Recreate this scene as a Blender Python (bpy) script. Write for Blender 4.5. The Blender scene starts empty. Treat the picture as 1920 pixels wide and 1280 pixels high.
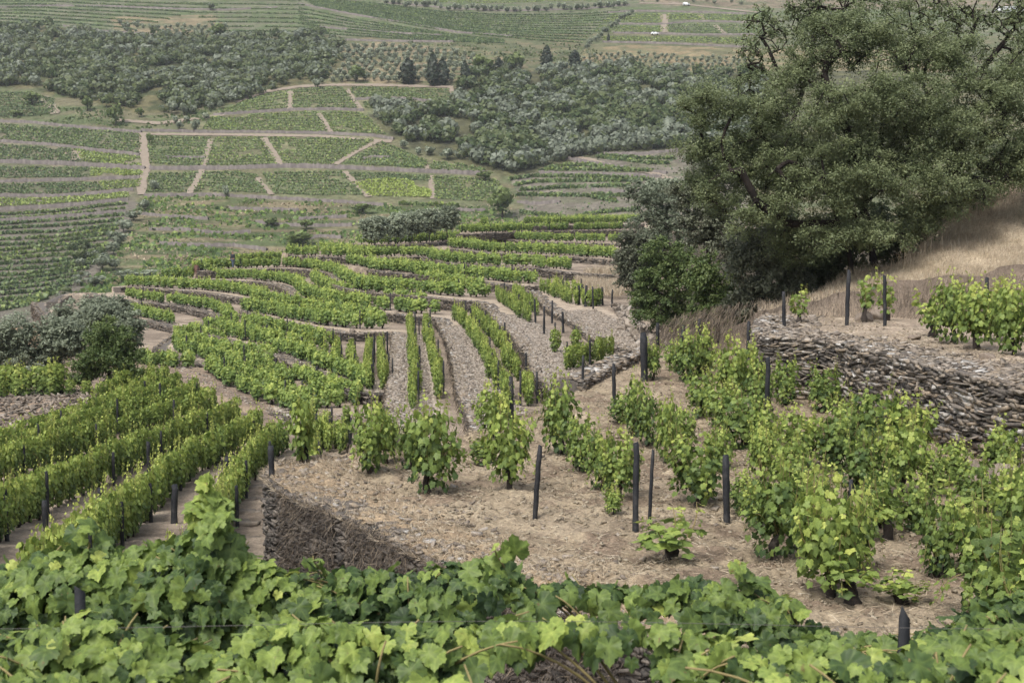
import bpy, math, random
import numpy as np

# ------------------------------------------------------------------ camera, sky, sun, exposure
SC = bpy.context.scene
COL = SC.collection
FPX = 2638.0                       # focal length in photo pixels (1920 wide)
TH = math.atan2(260.0, FPX)        # the camera looks down a little: the horizon lies at row 380
cd = bpy.data.cameras.new('camera')
cam = bpy.data.objects.new('camera', cd)
COL.objects.link(cam)
cd.sensor_width = 36.0
cd.lens = FPX / 1920 * 36
cd.clip_start = 0.1
cd.clip_end = 6000
cam.location = (0, 0, 0)
cam.rotation_euler = (math.pi / 2 - TH, 0, 0)
cd.dof.use_dof = True
cd.dof.focus_distance = 22.0
cd.dof.aperture_fstop = 9.0
SC.camera = cam

SUN_EL, SUN_AZ = math.radians(58), math.radians(215)     # azimuth clockwise from +Y
W = bpy.data.worlds.new('World')
SC.world = W
W.use_nodes = True
nt = W.node_tree
bg = nt.nodes['Background']
sky = nt.nodes.new('ShaderNodeTexSky')
sky.sky_type = 'NISHITA'
sky.sun_disc = False
sky.sun_elevation = SUN_EL
sky.sun_rotation = SUN_AZ
sky.air_density = 1.0
sky.dust_density = 4.0
sky.ozone_density = 1.0
hs = nt.nodes.new('ShaderNodeHueSaturation')             # a cloud-white sky rather than a blue one
hs.inputs['Saturation'].default_value = 0.62
nt.links.new(sky.outputs[0], hs.inputs['Color'])
nt.links.new(hs.outputs[0], bg.inputs['Color'])
bg.inputs['Strength'].default_value = 0.12
sl = bpy.data.lights.new('sun', 'SUN')
sl.energy = 1.4
sl.angle = math.radians(13)
sl.color = (1.0, 0.985, 0.96)
sun = bpy.data.objects.new('sun', sl)
COL.objects.link(sun)
sun.rotation_euler = (math.pi / 2 - SUN_EL, 0, math.pi - SUN_AZ)
SC.view_settings.view_transform = 'Standard'
SC.view_settings.look = 'None'
SC.view_settings.exposure = 0.93
SC.view_settings.gamma = 1.0
SC.cycles.max_bounces = 5
SC.cycles.diffuse_bounces = 3
SC.cycles.glossy_bounces = 1
SC.cycles.transmission_bounces = 3
SC.cycles.transparent_max_bounces = 4
SC.cycles.volume_bounces = 1

R0 = np.random.default_rng(7)
random.seed(7)

# ------------------------------------------------------------------ photo pixel -> world
def ray(px, py):
    px = np.asarray(px, float); py = np.asarray(py, float)
    u = (px - 960) / FPX; v = -(py - 640) / FPX
    c, s = math.cos(TH), math.sin(TH)
    return np.stack([u, c + v * s, -s + v * c], -1)

def onz(px, py, h):                # on the level h metres below the camera
    d = ray(px, py)
    return d * (-np.asarray(h, float) / d[..., 2])[..., None]

def ond(px, py, dist):             # at a distance along +Y
    d = ray(px, py)
    return d * (np.asarray(dist, float) / d[..., 1])[..., None]

def pix(P):                        # world -> photo pixel
    P = np.asarray(P, float)
    c, s = math.cos(TH), math.sin(TH)
    f = P[..., 1] * c - P[..., 2] * s
    v = P[..., 1] * s + P[..., 2] * c
    f = np.where(f < .05, .05, f)
    return 960 + FPX * P[..., 0] / f, 640 - FPX * v / f

def A(s):                          # 'x,y x,y ...' -> array
    return np.array([[float(k) for k in t.split(',')] for t in s.split()])

def chaikin(p, n=2):
    p = np.asarray(p, float)
    for _ in range(n):
        q = np.empty((2 * (len(p) - 1), p.shape[1]))
        q[0::2] = .75 * p[:-1] + .25 * p[1:]
        q[1::2] = .25 * p[:-1] + .75 * p[1:]
        p = np.vstack([p[:1], q, p[-1:]])
    return p

def arclen(p):
    return np.concatenate([[0], np.cumsum(np.linalg.norm(np.diff(p[:, :2], axis=0), axis=1))])

def resample(p, step=None, n=None):
    s = arclen(p)
    if n is None: n = max(2, int(round(s[-1] / step)) + 1)
    t = np.linspace(0, s[-1], n)
    return np.stack([np.interp(t, s, p[:, k]) for k in range(p.shape[1])], 1)

# ------------------------------------------------------------------ noise
def _h(i, j, seed):
    n = (i * 374761393 + j * 668265263 + seed * 974634721) & 0xFFFFFFFF
    n = ((n ^ (n >> 13)) * 1274126177) & 0xFFFFFFFF
    return ((n ^ (n >> 16)) & 0xFFFF) / 65535.0

def vnoise(x, y, seed=0):
    x = np.asarray(x, float); y = np.asarray(y, float)
    i = np.floor(x).astype(np.int64); j = np.floor(y).astype(np.int64)
    fx = x - i; fy = y - j
    fx = fx * fx * (3 - 2 * fx); fy = fy * fy * (3 - 2 * fy)
    a = _h(i, j, seed); b = _h(i + 1, j, seed); c = _h(i, j + 1, seed); d = _h(i + 1, j + 1, seed)
    return (a * (1 - fx) + b * fx) * (1 - fy) + (c * (1 - fx) + d * fx) * fy

def fbm(x, y, seed=0, o=3):
    t = 0; a = .5
    for k in range(o):
        t = t + a * vnoise(x * 2 ** k, y * 2 ** k, seed + k * 17); a *= .5
    return t / (1 - .5 ** o)

# ------------------------------------------------------------------ meshes
def mk(name, V, F, mat, tint=None, col=None, parent=None, smooth=False, link=True, loc=None, matidx=None):
    """V (n,3); F list of (m,k) index arrays; tint: one float per vertex; col: rgb per vertex"""
    me = bpy.data.meshes.new(name)
    V = np.asarray(V, np.float32)
    if not isinstance(F, list): F = [F]
    F = [np.asarray(f, np.int32) for f in F if len(f)]
    me.vertices.add(len(V)); me.vertices.foreach_set('co', V.ravel())
    idx = np.concatenate([f.ravel() for f in F]); cnt = np.concatenate([np.full(len(f), f.shape[1]) for f in F])
    me.loops.add(len(idx)); me.loops.foreach_set('vertex_index', idx)
    me.polygons.add(len(cnt))
    st = np.concatenate([[0], np.cumsum(cnt)[:-1]]).astype(np.int32)
    me.polygons.foreach_set('loop_start', st)
    if smooth: me.polygons.foreach_set('use_smooth', np.ones(len(cnt), bool))
    if matidx is not None: me.polygons.foreach_set('material_index', np.asarray(matidx, np.int32))
    if tint is not None:
        a = me.attributes.new('tint', 'FLOAT', 'POINT'); a.data.foreach_set('value', np.asarray(tint, np.float32))
    if col is not None:
        c4 = np.ones((len(V), 4), np.float32); c4[:, :3] = col
        a = me.attributes.new('soil', 'FLOAT_COLOR', 'POINT'); a.data.foreach_set('color', c4.ravel())
    me.update(); me.validate()
    for m in (mat if isinstance(mat, (list, tuple)) else [mat]): me.materials.append(m)
    if not link: return me
    o = bpy.data.objects.new(name, me); COL.objects.link(o)
    if parent is not None: o.parent = parent
    if loc is not None: o.location = loc
    return o

class Geo:                          # collects pieces for one mesh
    def __init__(s): s.V = []; s.F = {}; s.T = []; s.M = {}; s.n = 0
    def add(s, V, F, tint=0.5, m=0):
        V = np.asarray(V, float).reshape(-1, 3)
        for f in (F if isinstance(F, list) else [F]):
            f = np.asarray(f)
            if len(f) == 0: continue
            s.F.setdefault(f.shape[1], []).append(f + s.n); s.M.setdefault(f.shape[1], []).append(np.full(len(f), m))
        s.T.append(np.broadcast_to(np.asarray(tint, float), (len(V),))); s.V.append(V); s.n += len(V)
    def out(s, name, mat, **k):
        F = [np.concatenate(s.F[q]) for q in s.F]; M = np.concatenate([np.concatenate(s.M[q]) for q in s.F])
        return mk(name, np.concatenate(s.V), F, mat, tint=np.concatenate(s.T), matidx=M, **k)

def unit(a): return a / np.maximum(np.linalg.norm(a, axis=-1, keepdims=True), 1e-9)

def stamp(tmplV, tmplF, P, N, T, S, tint, toff=None):
    """copies of a template (x=width, y=length along T, z=normal N) at P"""
    N = unit(N); T = unit(T - N * (T * N).sum(-1, keepdims=True)); B = np.cross(T, N)
    S = np.asarray(S, float).reshape(-1, 1, 1) if np.ndim(S) == 1 else np.asarray(S, float)[:, None, :]
    L = tmplV[None] * S
    V = P[:, None] + L[..., 0:1] * B[:, None] + L[..., 1:2] * T[:, None] + L[..., 2:3] * N[:, None]
    n, m = V.shape[:2]
    F = [(f[None] + (np.arange(n) * m)[:, None, None]).reshape(-1, f.shape[1]) for f in tmplF]
    tt = np.repeat(tint, m)
    if toff is not None: tt = np.clip(tt + np.tile(toff, n), 0, 1)
    return V.reshape(-1, 3), F, tt

def tube(P, r, k=6, cap=True):
    P = np.asarray(P, float); n = len(P); r = np.broadcast_to(np.asarray(r, float), (n,))
    T = unit(np.gradient(P, axis=0)); ref = np.array([1., 0, 0]) if abs(T[0, 2]) > .7 else np.array([0, 0, 1.])
    U = unit(np.cross(T, ref)); Wv = np.cross(T, U)
    a = np.arange(k) * 2 * math.pi / k
    V = P[:, None] + r[:, None, None] * (np.cos(a)[None, :, None] * U[:, None] + np.sin(a)[None, :, None] * Wv[:, None])
    i = np.arange(n - 1)[:, None] * k; j = np.arange(k)[None]; j2 = (j + 1) % k
    F = np.stack([i + j, i + j2, i + k + j2, i + k + j], -1).reshape(-1, 4)
    F = [F]
    if cap: F.append(np.array([[(n - 1) * k + q for q in range(k)]]))
    return V.reshape(-1, 3), F

BOXF = np.array([[0, 1, 2, 3], [7, 6, 5, 4], [0, 4, 5, 1], [1, 5, 6, 2], [2, 6, 7, 3], [3, 7, 4, 0]])
def boxes(C, ax, ay, az, rng, jit=.12):
    """many jittered blocks: centre C, half-axis vectors ax, ay, az (n,3)"""
    sg = np.array([[-1, -1, 1], [1, -1, 1], [1, 1, 1], [-1, 1, 1], [-1, -1, -1], [1, -1, -1], [1, 1, -1], [-1, 1, -1]], float)
    s = sg[None] * (1 + rng.uniform(-jit, jit, (len(C), 8, 3)) * 1.6)
    V = C[:, None] + s[..., 0:1] * ax[:, None] + s[..., 1:2] * ay[:, None] + s[..., 2:3] * az[:, None]
    F = (BOXF[None] + (np.arange(len(C)) * 8)[:, None, None]).reshape(-1, 4)
    return V.reshape(-1, 3), F

def tag(o, label=None, cat=None, group=None, kind=None):
    if label: o['label'] = label
    if cat: o['category'] = cat
    if group: o['group'] = group
    if kind: o['kind'] = kind
    return o

def empty(name, loc=(0, 0, 0), rz=0.0):
    o = bpy.data.objects.new(name, None); COL.objects.link(o)
    o.location = loc; o.rotation_euler = (0, 0, rz); o.empty_display_size = .2
    return o

# ------------------------------------------------------------------ materials
def new_mat(name):
    m = bpy.data.materials.new(name); m.use_nodes = True
    n = m.node_tree.nodes; l = m.node_tree.links
    return m, n, l, n['Principled BSDF']

def ramp(n, stops):
    r = n.new('ShaderNodeValToRGB')
    while len(r.color_ramp.elements) > 1: r.color_ramp.elements.remove(r.color_ramp.elements[0])
    r.color_ramp.elements[0].position = stops[0][0]; r.color_ramp.elements[0].color = (*stops[0][1], 1)
    for p, c in stops[1:]:
        e = r.color_ramp.elements.new(p); e.color = (*c, 1)
    return r

def noise(n, l, scale, detail=3, rough=.6, vec=None):
    t = n.new('ShaderNodeTexNoise'); t.inputs['Scale'].default_value = scale
    t.inputs['Detail'].default_value = detail; t.inputs['Roughness'].default_value = rough
    if vec is not None: l.new(vec, t.inputs['Vector'])
    return t

def leaf_mat(name, stops, trans=.3, rough=.5, spec=.3, blotch=False):
    m, n, l, b = new_mat(name)
    at = n.new('ShaderNodeAttribute'); at.attribute_name = 'tint'
    r = ramp(n, stops)
    oi = n.new('ShaderNodeObjectInfo')
    ad = n.new('ShaderNodeMath'); ad.operation = 'MULTIPLY_ADD'
    l.new(oi.outputs['Random'], ad.inputs[0]); ad.inputs[1].default_value = .16
    l.new(at.outputs['Fac'], ad.inputs[2]); l.new(ad.outputs[0], r.inputs['Fac'])
    col = r.outputs[0]
    if blotch:                      # uneven green, a few brown burnt spots
        tc = n.new('ShaderNodeTexCoord')
        t1 = noise(n, l, 55, 3, .6, tc.outputs['Object']); t2 = noise(n, l, 34, 2, .5, tc.outputs['Object'])
        mr = n.new('ShaderNodeMapRange'); mr.inputs['From Min'].default_value = .3; mr.inputs['From Max'].default_value = .7; mr.inputs['To Min'].default_value = .72; mr.inputs['To Max'].default_value = 1.2
        l.new(t1.outputs['Fac'], mr.inputs['Value'])
        vm = n.new('ShaderNodeVectorMath'); vm.operation = 'SCALE'; l.new(col, vm.inputs[0]); l.new(mr.outputs[0], vm.inputs['Scale'])
        m2 = n.new('ShaderNodeMapRange'); m2.inputs['From Min'].default_value = .70; m2.inputs['From Max'].default_value = .76; m2.inputs['To Max'].default_value = .7
        l.new(t2.outputs['Fac'], m2.inputs['Value'])
        mc = n.new('ShaderNodeMix'); mc.data_type = 'RGBA'; mc.inputs[7].default_value = (.16, .10, .045, 1)
        l.new(m2.outputs[0], mc.inputs[0]); l.new(vm.outputs[0], mc.inputs[6]); col = mc.outputs[2]
    l.new(col, b.inputs['Base Color'])
    b.inputs['Roughness'].default_value = rough
    b.inputs['Specular IOR Level'].default_value = spec
    t = n.new('ShaderNodeBsdfTranslucent'); l.new(col, t.inputs['Color'])
    mx = n.new('ShaderNodeMixShader'); mx.inputs[0].default_value = trans
    l.new(b.outputs[0], mx.inputs[1]); l.new(t.outputs[0], mx.inputs[2])
    l.new(mx.outputs[0], n['Material Output'].inputs['Surface'])
    return m

def rough_mat(name, stops, scale=8, bump=.3, rough=.9, tint=True, fine=60):
    m, n, l, b = new_mat(name)
    g = n.new('ShaderNodeNewGeometry')
    t = noise(n, l, scale, 4, .65, g.outputs['Position'])
    r = ramp(n, stops)
    if tint:
        at = n.new('ShaderNodeAttribute'); at.attribute_name = 'tint'
        mm = n.new('ShaderNodeMath'); mm.operation = 'MULTIPLY_ADD'
        l.new(t.outputs['Fac'], mm.inputs[0]); mm.inputs[1].default_value = .7
        sub = n.new('ShaderNodeMath'); sub.operation = 'SUBTRACT'; l.new(at.outputs['Fac'], sub.inputs[0]); sub.inputs[1].default_value = .35
        l.new(sub.outputs[0], mm.inputs[2]); l.new(mm.outputs[0], r.inputs['Fac'])
    else:
        l.new(t.outputs['Fac'], r.inputs['Fac'])
    l.new(r.outputs[0], b.inputs['Base Color'])
    b.inputs['Roughness'].default_value = rough
    b.inputs['Specular IOR Level'].default_value = .2
    if bump:
        t2 = noise(n, l, fine, 4, .7, g.outputs['Position'])
        bp = n.new('ShaderNodeBump'); bp.inputs['Strength'].default_value = bump; bp.inputs['Distance'].default_value = .03
        l.new(t2.outputs['Fac'], bp.inputs['Height']); l.new(bp.outputs[0], b.inputs['Normal'])
    return m

def soil_mat(name, s_big, s_fine, bump, dist):
    """ground: its own colour per place (attribute), broken up by noise"""
    m, n, l, b = new_mat(name)
    g = n.new('ShaderNodeNewGeometry')
    at = n.new('ShaderNodeAttribute'); at.attribute_name = 'soil'
    t1 = noise(n, l, s_big, 5, .65, g.outputs['Position']); t2 = noise(n, l, s_fine, 5, .75, g.outputs['Position'])
    m1 = n.new('ShaderNodeMapRange'); m1.inputs['From Min'].default_value = .3; m1.inputs['From Max'].default_value = .7
    m1.inputs['To Min'].default_value = .72; m1.inputs['To Max'].default_value = 1.25
    m2 = n.new('ShaderNodeMapRange'); m2.inputs['From Min'].default_value = .3; m2.inputs['From Max'].default_value = .7
    m2.inputs['To Min'].default_value = .55; m2.inputs['To Max'].default_value = 1.4
    l.new(t1.outputs['Fac'], m1.inputs['Value']); l.new(t2.outputs['Fac'], m2.inputs['Value'])
    mu = n.new('ShaderNodeMath'); mu.operation = 'MULTIPLY'; l.new(m1.outputs[0], mu.inputs[0]); l.new(m2.outputs[0], mu.inputs[1])
    vm = n.new('ShaderNodeVectorMath'); vm.operation = 'SCALE'
    l.new(at.outputs['Color'], vm.inputs[0]); l.new(mu.outputs[0], vm.inputs['Scale'])
    l.new(vm.outputs[0], b.inputs['Base Color'])
    b.inputs['Roughness'].default_value = .95; b.inputs['Specular IOR Level'].default_value = .1
    bp = n.new('ShaderNodeBump'); bp.inputs['Strength'].default_value = bump; bp.inputs['Distance'].default_value = dist
    l.new(t2.outputs['Fac'], bp.inputs['Height']); l.new(bp.outputs[0], b.inputs['Normal'])
    return m

M_SOIL = soil_mat('soil', 1.3, 14, .9, .06)
M_HILL = soil_mat('hill_soil', .08, .55, .5, .5)
M_STONE = rough_mat('dry_stone', [(0, (.055, .05, .045)), (.3, (.15, .13, .11)), (.55, (.25, .215, .175)), (.72, (.30, .235, .165)), (.88, (.36, .33, .29)), (1, (.5, .48, .44))], 9, .6)
M_SLATE = rough_mat('slate_chips', [(0, (.08, .068, .056)), (.35, (.185, .154, .122)), (.65, (.275, .232, .185)), (1, (.38, .335, .28))], 12, .3)
M_ROCK = rough_mat('bedrock', [(0, (.08, .065, .055)), (.4, (.2, .16, .125)), (.7, (.3, .25, .2)), (1, (.42, .38, .33))], 3, .8, fine=14)
M_FARWALL = rough_mat('hillside_wall', [(0, (.07, .062, .058)), (.5, (.14, .122, .11)), (1, (.235, .205, .18))], .7, .4, fine=3)
M_POST = rough_mat('slate_post', [(0, (.012, .013, .015)), (.45, (.030, .031, .034)), (.7, (.07, .068, .066)), (1, (.17, .16, .15))], 14, .3, .7)
M_BARK = rough_mat('bark', [(0, (.012, .010, .009)), (.5, (.038, .030, .025)), (1, (.10, .085, .07))], 10, .8, fine=35)
M_OLBARK = rough_mat('olive_bark', [(0, (.05, .045, .04)), (.5, (.11, .10, .085)), (1, (.2, .18, .16))], 6, .8)
M_CANE = rough_mat('vine_cane', [(0, (.13, .14, .05)), (.5, (.2, .2, .07)), (1, (.27, .2, .1))], 6, .2)
M_STRAW = rough_mat('dry_grass', [(0, (.12, .095, .07)), (.35, (.27, .215, .15)), (.65, (.42, .345, .245)), (1, (.58, .51, .39))], 2, 0)
M_CLOD = rough_mat('soil_clod', [(0, (.14, .11, .08)), (.5, (.28, .235, .165)), (1, (.42, .36, .27))], 8, .5)
M_DKGRASS = rough_mat('dead_grass', [(0, (.03, .025, .022)), (.5, (.10, .083, .068)), (1, (.30, .24, .17))], 2, 0)
M_WIRE = rough_mat('wire', [(0, (.12, .11, .1)), (1, (.25, .24, .23))], 5, 0, .5)
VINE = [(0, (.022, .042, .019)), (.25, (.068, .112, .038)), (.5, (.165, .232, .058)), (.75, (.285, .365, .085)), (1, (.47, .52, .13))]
M_VINE = leaf_mat('vine_leaf', VINE, .34, .5, .25, True)
M_VFAR = leaf_mat('vine_leaf_distant', [(0, (.032, .060, .026)), (.35, (.120, .19, .058)), (.65, (.26, .345, .085)), (1, (.44, .50, .12))], .36)
M_VHILL = leaf_mat('hillside_vine_leaf', [(0, (.035, .062, .032)), (.35, (.085, .135, .062)), (.65, (.165, .22, .085)), (1, (.31, .38, .09))], .25)
M_OAK = leaf_mat('oak_leaf', [(0, (.045, .060, .032)), (.4, (.112, .142, .066)), (.7, (.19, .225, .105)), (1, (.30, .33, .17))], .36)
M_OLIVE = leaf_mat('olive_leaf', [(0, (.075, .09, .056)), (.5, (.175, .205, .135)), (1, (.32, .355, .25))], .34)
M_BUSH = leaf_mat('shrub_leaf', [(0, (.032, .056, .019)), (.5, (.085, .128, .04)), (1, (.18, .225, .075))], .28)
M_GREYBUSH = leaf_mat('grey_shrub_leaf', [(0, (.048, .054, .034)), (.5, (.115, .128, .08)), (1, (.22, .235, .16))], .22)
M_CYP = leaf_mat('cypress_leaf', [(0, (.010, .017, .010)), (.5, (.022, .034, .018)), (1, (.05, .065, .03))], .1)
M_WOODA = leaf_mat('woodland_leaf', [(0, (.026, .044, .018)), (.3, (.058, .090, .028)), (.55, (.125, .152, .055)), (.75, (.125, .15, .10)), (1, (.21, .235, .17))], .25)
# ------------------------------------------------------------------ the near ground: terraces
# every terrace: level (metres below the camera), the top line of its front wall (photo pixels, left to right)
EDGE = {
 'E1': (9.2, A('318,712 332,717 355,729 388,746 408,757 444,763 480,765 520,778 545,790 623,799 690,800 748,802')),
 'E2': (8.8, A('62,567 72,585 101,607 150,612 205,603 257,598 292,607 318,612 331,616 322,632 300,645 286,656 312,669 336,674 360,681 388,686 408,692 446,694 500,690 540,683')),
 'E3': (8.3, A('110,566 125,556 155,547 180,557 234,563 292,569 344,575 386,586 404,589 390,600 374,611 369,618 374,624 408,633 444,645 480,654 511,665 535,674 559,684 583,693 607,708 628,720 647,729 666,735 707,739 730,737')),
 'E4': (7.8, A('228,539 240,538 323,544 386,549 427,557 459,561 471,562 462,573 448,586 465,589 511,600 542,607 573,613 605,618 640,625 670,625 701,624 734,623 739,632 735,660 733,690 730,725 727,760 725,800')),
 'E5': (7.3, A('300,522 321,524 386,524 448,527 500,530 521,536 546,548 541,557 560,562 582,568 623,575 665,581 717,587 754,592 790,595 817,597 821,602 827,613 836,627 844,648 851,674 856,700 860,725 865,745 877,762 881,783 893,808 905,840')),
 'E6': (6.6, A('370,509 394,509 448,507 521,503 573,506 606,510 623,515 621,530 632,538 673,547 748,553 811,559 859,564 896,566 906,572 922,588 930,601 944,613 957,622 974,645 990,663 997,680 1003,700 1021,716 1032,730 1050,760')),
 'E65': (6.0, A('690,505 721,510 790,516 840,522 917,531 965,536 1016,536 1060,534')),
 'E5R': (6.3, A('985,545 1000,553 1013,566 1039,586 1058,594 1080,608 1098,622 1114,638 1134,645 1165,650 1200,664')),
 'E7': (5.4, A('545,478 571,481 686,484 769,482 807,482 832,492 860,496 936,500 1011,504 1048,510 1144,516 1170,517')),
 'E75': (4.9, A('838,466 880,470 934,476 1007,479 1090,483 1148,488 1180,489')),
 'E8': (4.6, A('662,459 700,461 727,460 769,459 809,457 852,452 892,448 944,449 1007,454 1090,456 1180,458')),
 'E9': (3.7, A('870,439 900,438 1000,434 1100,432 1200,431')),
 'E10': (3.05, A('1000,424 1050,423 1120,421 1210,420')),
}
LEVEL = {k: v[0] for k, v in EDGE.items()}
ORDER = list(EDGE)
TOP = {}                                    # the wall-top lines in plan
for k, (h, e) in EDGE.items():
    TOP[k] = chaikin(onz(e[:, 0], e[:, 1], h)[:, :2], 2)

# back of the spur, from the right round to the left tips of the terraces
BACK = np.vstack([[ [75, 60], [80, 236], [40, 236] ],
    onz(A('1190,416')[:, 0], A('1190,416')[:, 1], 3.05)[:, :2] + [0, 6],
    onz(A('1000,421')[:, 0], A('1000,421')[:, 1], 3.05)[:, :2] + [0, 6],
    onz(A('860,436')[:, 0], A('860,436')[:, 1], 3.7)[:, :2] + [0, 4],
    onz(A('660,456')[:, 0], A('660,456')[:, 1], 4.6)[:, :2] + [-1, 1],
    onz(A('540,475')[:, 0], A('540,475')[:, 1], 5.4)[:, :2] + [-1, 1],
    onz(A('368,507')[:, 0], A('368,507')[:, 1], 6.6)[:, :2] + [-1, .5],
    onz(A('297,521')[:, 0], A('297,521')[:, 1], 7.3)[:, :2] + [-1, .5],
    onz(A('226,538')[:, 0], A('226,538')[:, 1], 7.8)[:, :2] + [-1, .5],
    onz(A('110,560')[:, 0], A('110,560')[:, 1], 8.3)[:, :2] + [-1, 2],
    onz(A('61,566')[:, 0], A('61,566')[:, 1], 8.8)[:, :2] + [-.5, 0]])
# how much of the back line closes each polygon (index of the last back point used)
CLOSE = {'E1': len(BACK), 'E2': len(BACK), 'E3': len(BACK) - 1, 'E4': len(BACK) - 2, 'E5': len(BACK) - 3, 'E6': len(BACK) - 4,
         'E7': len(BACK) - 5, 'E8': len(BACK) - 6, 'E65': len(BACK) - 5, 'E75': len(BACK) - 6, 'E9': len(BACK) - 7, 'E10': len(BACK) - 7, 'E5R': 2}
KTAIL = onz(np.array([1000.]), np.array([860.]), 4.9)[:, :2]

def offset_line(p, d):              # shift a line to its left (the hill side)
    t = unit(np.gradient(p, axis=0)); nrm = np.stack([-t[:, 1], t[:, 0]], 1)
    return p + nrm * d[:, None]

POLY = {}
for k in ORDER:
    e = TOP[k]; d = .28 + .0035 * np.linalg.norm(e, axis=1)
    e = offset_line(e, d)
    tail = np.vstack([KTAIL, [[14, 30]]]) if k in ('E4', 'E5', 'E6', 'E5R', 'E1', 'E2', 'E3') else np.zeros((0, 2))
    if k == 'E5R': tail = np.array([[14, 40.]])
    POLY[k] = np.vstack([e, tail, BACK[:CLOSE[k]]])
    if k == 'E1':                   # closed on the left by the bank of the olives
        POLY[k] = np.vstack([e, tail, BACK[:-1], [[-30, 90], [-22, 78]]])

K_H = 4.9                           # the knoll plot in front
KE = A('560,862 522,870 502,882 503,897 530,915 565,935 610,952 650,966 700,992 760,1024 830,1054 930,1092 1050,1142 1150,1168 1250,1212 1330,1290')
KFRONT = chaikin(onz(KE[:, 0], KE[:, 1], K_H)[:, :2], 2)
KB = A('1500,640 1390,630 1300,640 1250,652 1190,680 1095,732 1000,774 900,806 800,824 660,849 600,856 560,862')
KBACK = chaikin(onz(KB[:, 0], KB[:, 1], K_H)[:, :2], 1)
POLY_K = np.vstack([KFRONT, [[2.4, 11.0], [3.6, 9.5], [14, 9.0], [16, 34]], KBACK])

R_H = 3.35                          # the terrace behind the big wall on the right
RE = A('1432,592 1424,602 1418,612 1416,624 1440,632 1489,634 1573,641 1617,656 1671,667 1725,681 1766,692 1833,708 1920,725 2050,750 2300,800')
RTOP = chaikin(onz(RE[:, 0], RE[:, 1], R_H)[:, :2], 2)
POLY_R = np.vstack([offset_line(RTOP, np.full(len(RTOP), .3)), [[30, 22], [30, 60], [8, 46]]])

HC = np.array([(1290, 618, 50), (1340, 610, 46), (1380, 604, 43), (1440, 585, 42), (1500, 566, 42), (1600, 546, 41.5), (1690, 524, 41), (1800, 516, 40), (1920, 495, 38),
               (2200, 480, 36), (2500, 470, 34), (1780, 458, 45), (1850, 402, 47), (1920, 346, 49), (2100, 220, 52), (2400, 150, 52), (1640, 503, 46), (1590, 508, 48), (1700, 516, 60),
               (1900, 505, 75), (1500, 560, 50), (1400, 560, 60), (1300, 540, 80), (1250, 550, 85), (1200, 600, 68), (1160, 560, 84), (1180, 520, 105), (1600, 460, 110), (1900, 470, 130), (1300, 440, 140)], float)
HP = ond(HC[:, 0], HC[:, 1], HC[:, 2])
hb = [(1200, 664, 58), (1240, 642, 53), (1290, 620, 49), (1340, 608, 45), (1385, 602, 43), (1440, 585, 42), (1500, 566, 42), (1600, 546, 41.5), (1690, 524, 41), (1800, 516, 40), (1920, 495, 38), (2200, 480, 36), (2500, 470, 34)]
HEDGE = np.array([ond(*t) for t in hb])
HEDGE = chaikin(HEDGE, 2)
POLY_H = np.vstack([HEDGE[:, :2], [[40, 40], [60, 150], [14, 140]], ond(np.array([1172., 1168., 1150.]), np.array([517., 540., 600.]), np.array([105., 92., 74.]))[:, :2]])

HLEFT = np.vstack([HEDGE[:10, :2][::-1], POLY_H[-3:][::-1]])
LBE = A('-300,762 0,752 110,748 200,742 232,728')
LB_H = 8.4
LBTOP = chaikin(onz(LBE[:, 0], LBE[:, 1], LB_H)[:, :2], 2)
POLY_LB = np.vstack([LBTOP, onz(A('300,690 200,660 -300,690')[:, 0], A('300,690 200,660 -300,690')[:, 1], LB_H)[:, :2]])
F_EDGE = np.array([[-14, 7.4], [-2.0, 7.5], [0.0, 7.6], [2.2, 7.3], [14, 7.0]])
F_H = 2.95
POLY_F = np.vstack([F_EDGE, [[14, -4], [-14, -4]]])

def inside(poly, x, y):
    r = np.zeros(x.shape, bool)
    x0, y0 = poly.min(0); x1, y1 = poly.max(0)
    b = (x >= x0) & (x <= x1) & (y >= y0) & (y <= y1)
    xs, ys = x[b], y[b]; q = np.zeros(xs.shape, bool)
    n = len(poly)
    for i in range(n):
        ax, ay = poly[i]; bx, by = poly[(i + 1) % n]
        if ay == by: continue
        c = ((ay > ys) != (by > ys))
        q ^= c & (xs < (bx - ax) * (ys - ay) / (by - ay) + ax)
    r[b] = q
    return r

def dist_line(line, x, y):
    d = np.full(x.shape, 1e9)
    for i in range(len(line) - 1):
        a = line[i]; v = line[i + 1] - a; L = max(1e-9, (v * v).sum())
        t = np.clip(((x - a[0]) * v[0] + (y - a[1]) * v[1]) / L, 0, 1)
        d = np.minimum(d, (x - a[0] - t * v[0]) ** 2 + (y - a[1] - t * v[1]) ** 2)
    return np.sqrt(d)

def idw(x, y):
    num = np.zeros(x.shape); den = np.zeros(x.shape)
    for p in HP:
        w = 1.0 / (((x - p[0]) ** 2 + (y - p[1]) ** 2) ** 1.6 + .05)
        num += w * p[2]; den += w
    return num / den

def base_h(x, y):
    h = np.interp(y, [0, 20, 25, 28, 31, 37, 50, 65, 100, 120, 135, 180, 240], [6.3, 6.5, 6.75, 7.2, 7.6, 8.4, 9.1, 9.75, 10.3, 10.6, 13, 30, 46])
    xl = np.interp(y, [0, 60, 100, 130], [-60, -40, -42, -44])
    return h + np.clip(xl - x, 0, 40) * .25 * (y > 80)

ZONES = ['base', 'F', 'LB', 'K', 'R', 'H'] + ORDER

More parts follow.
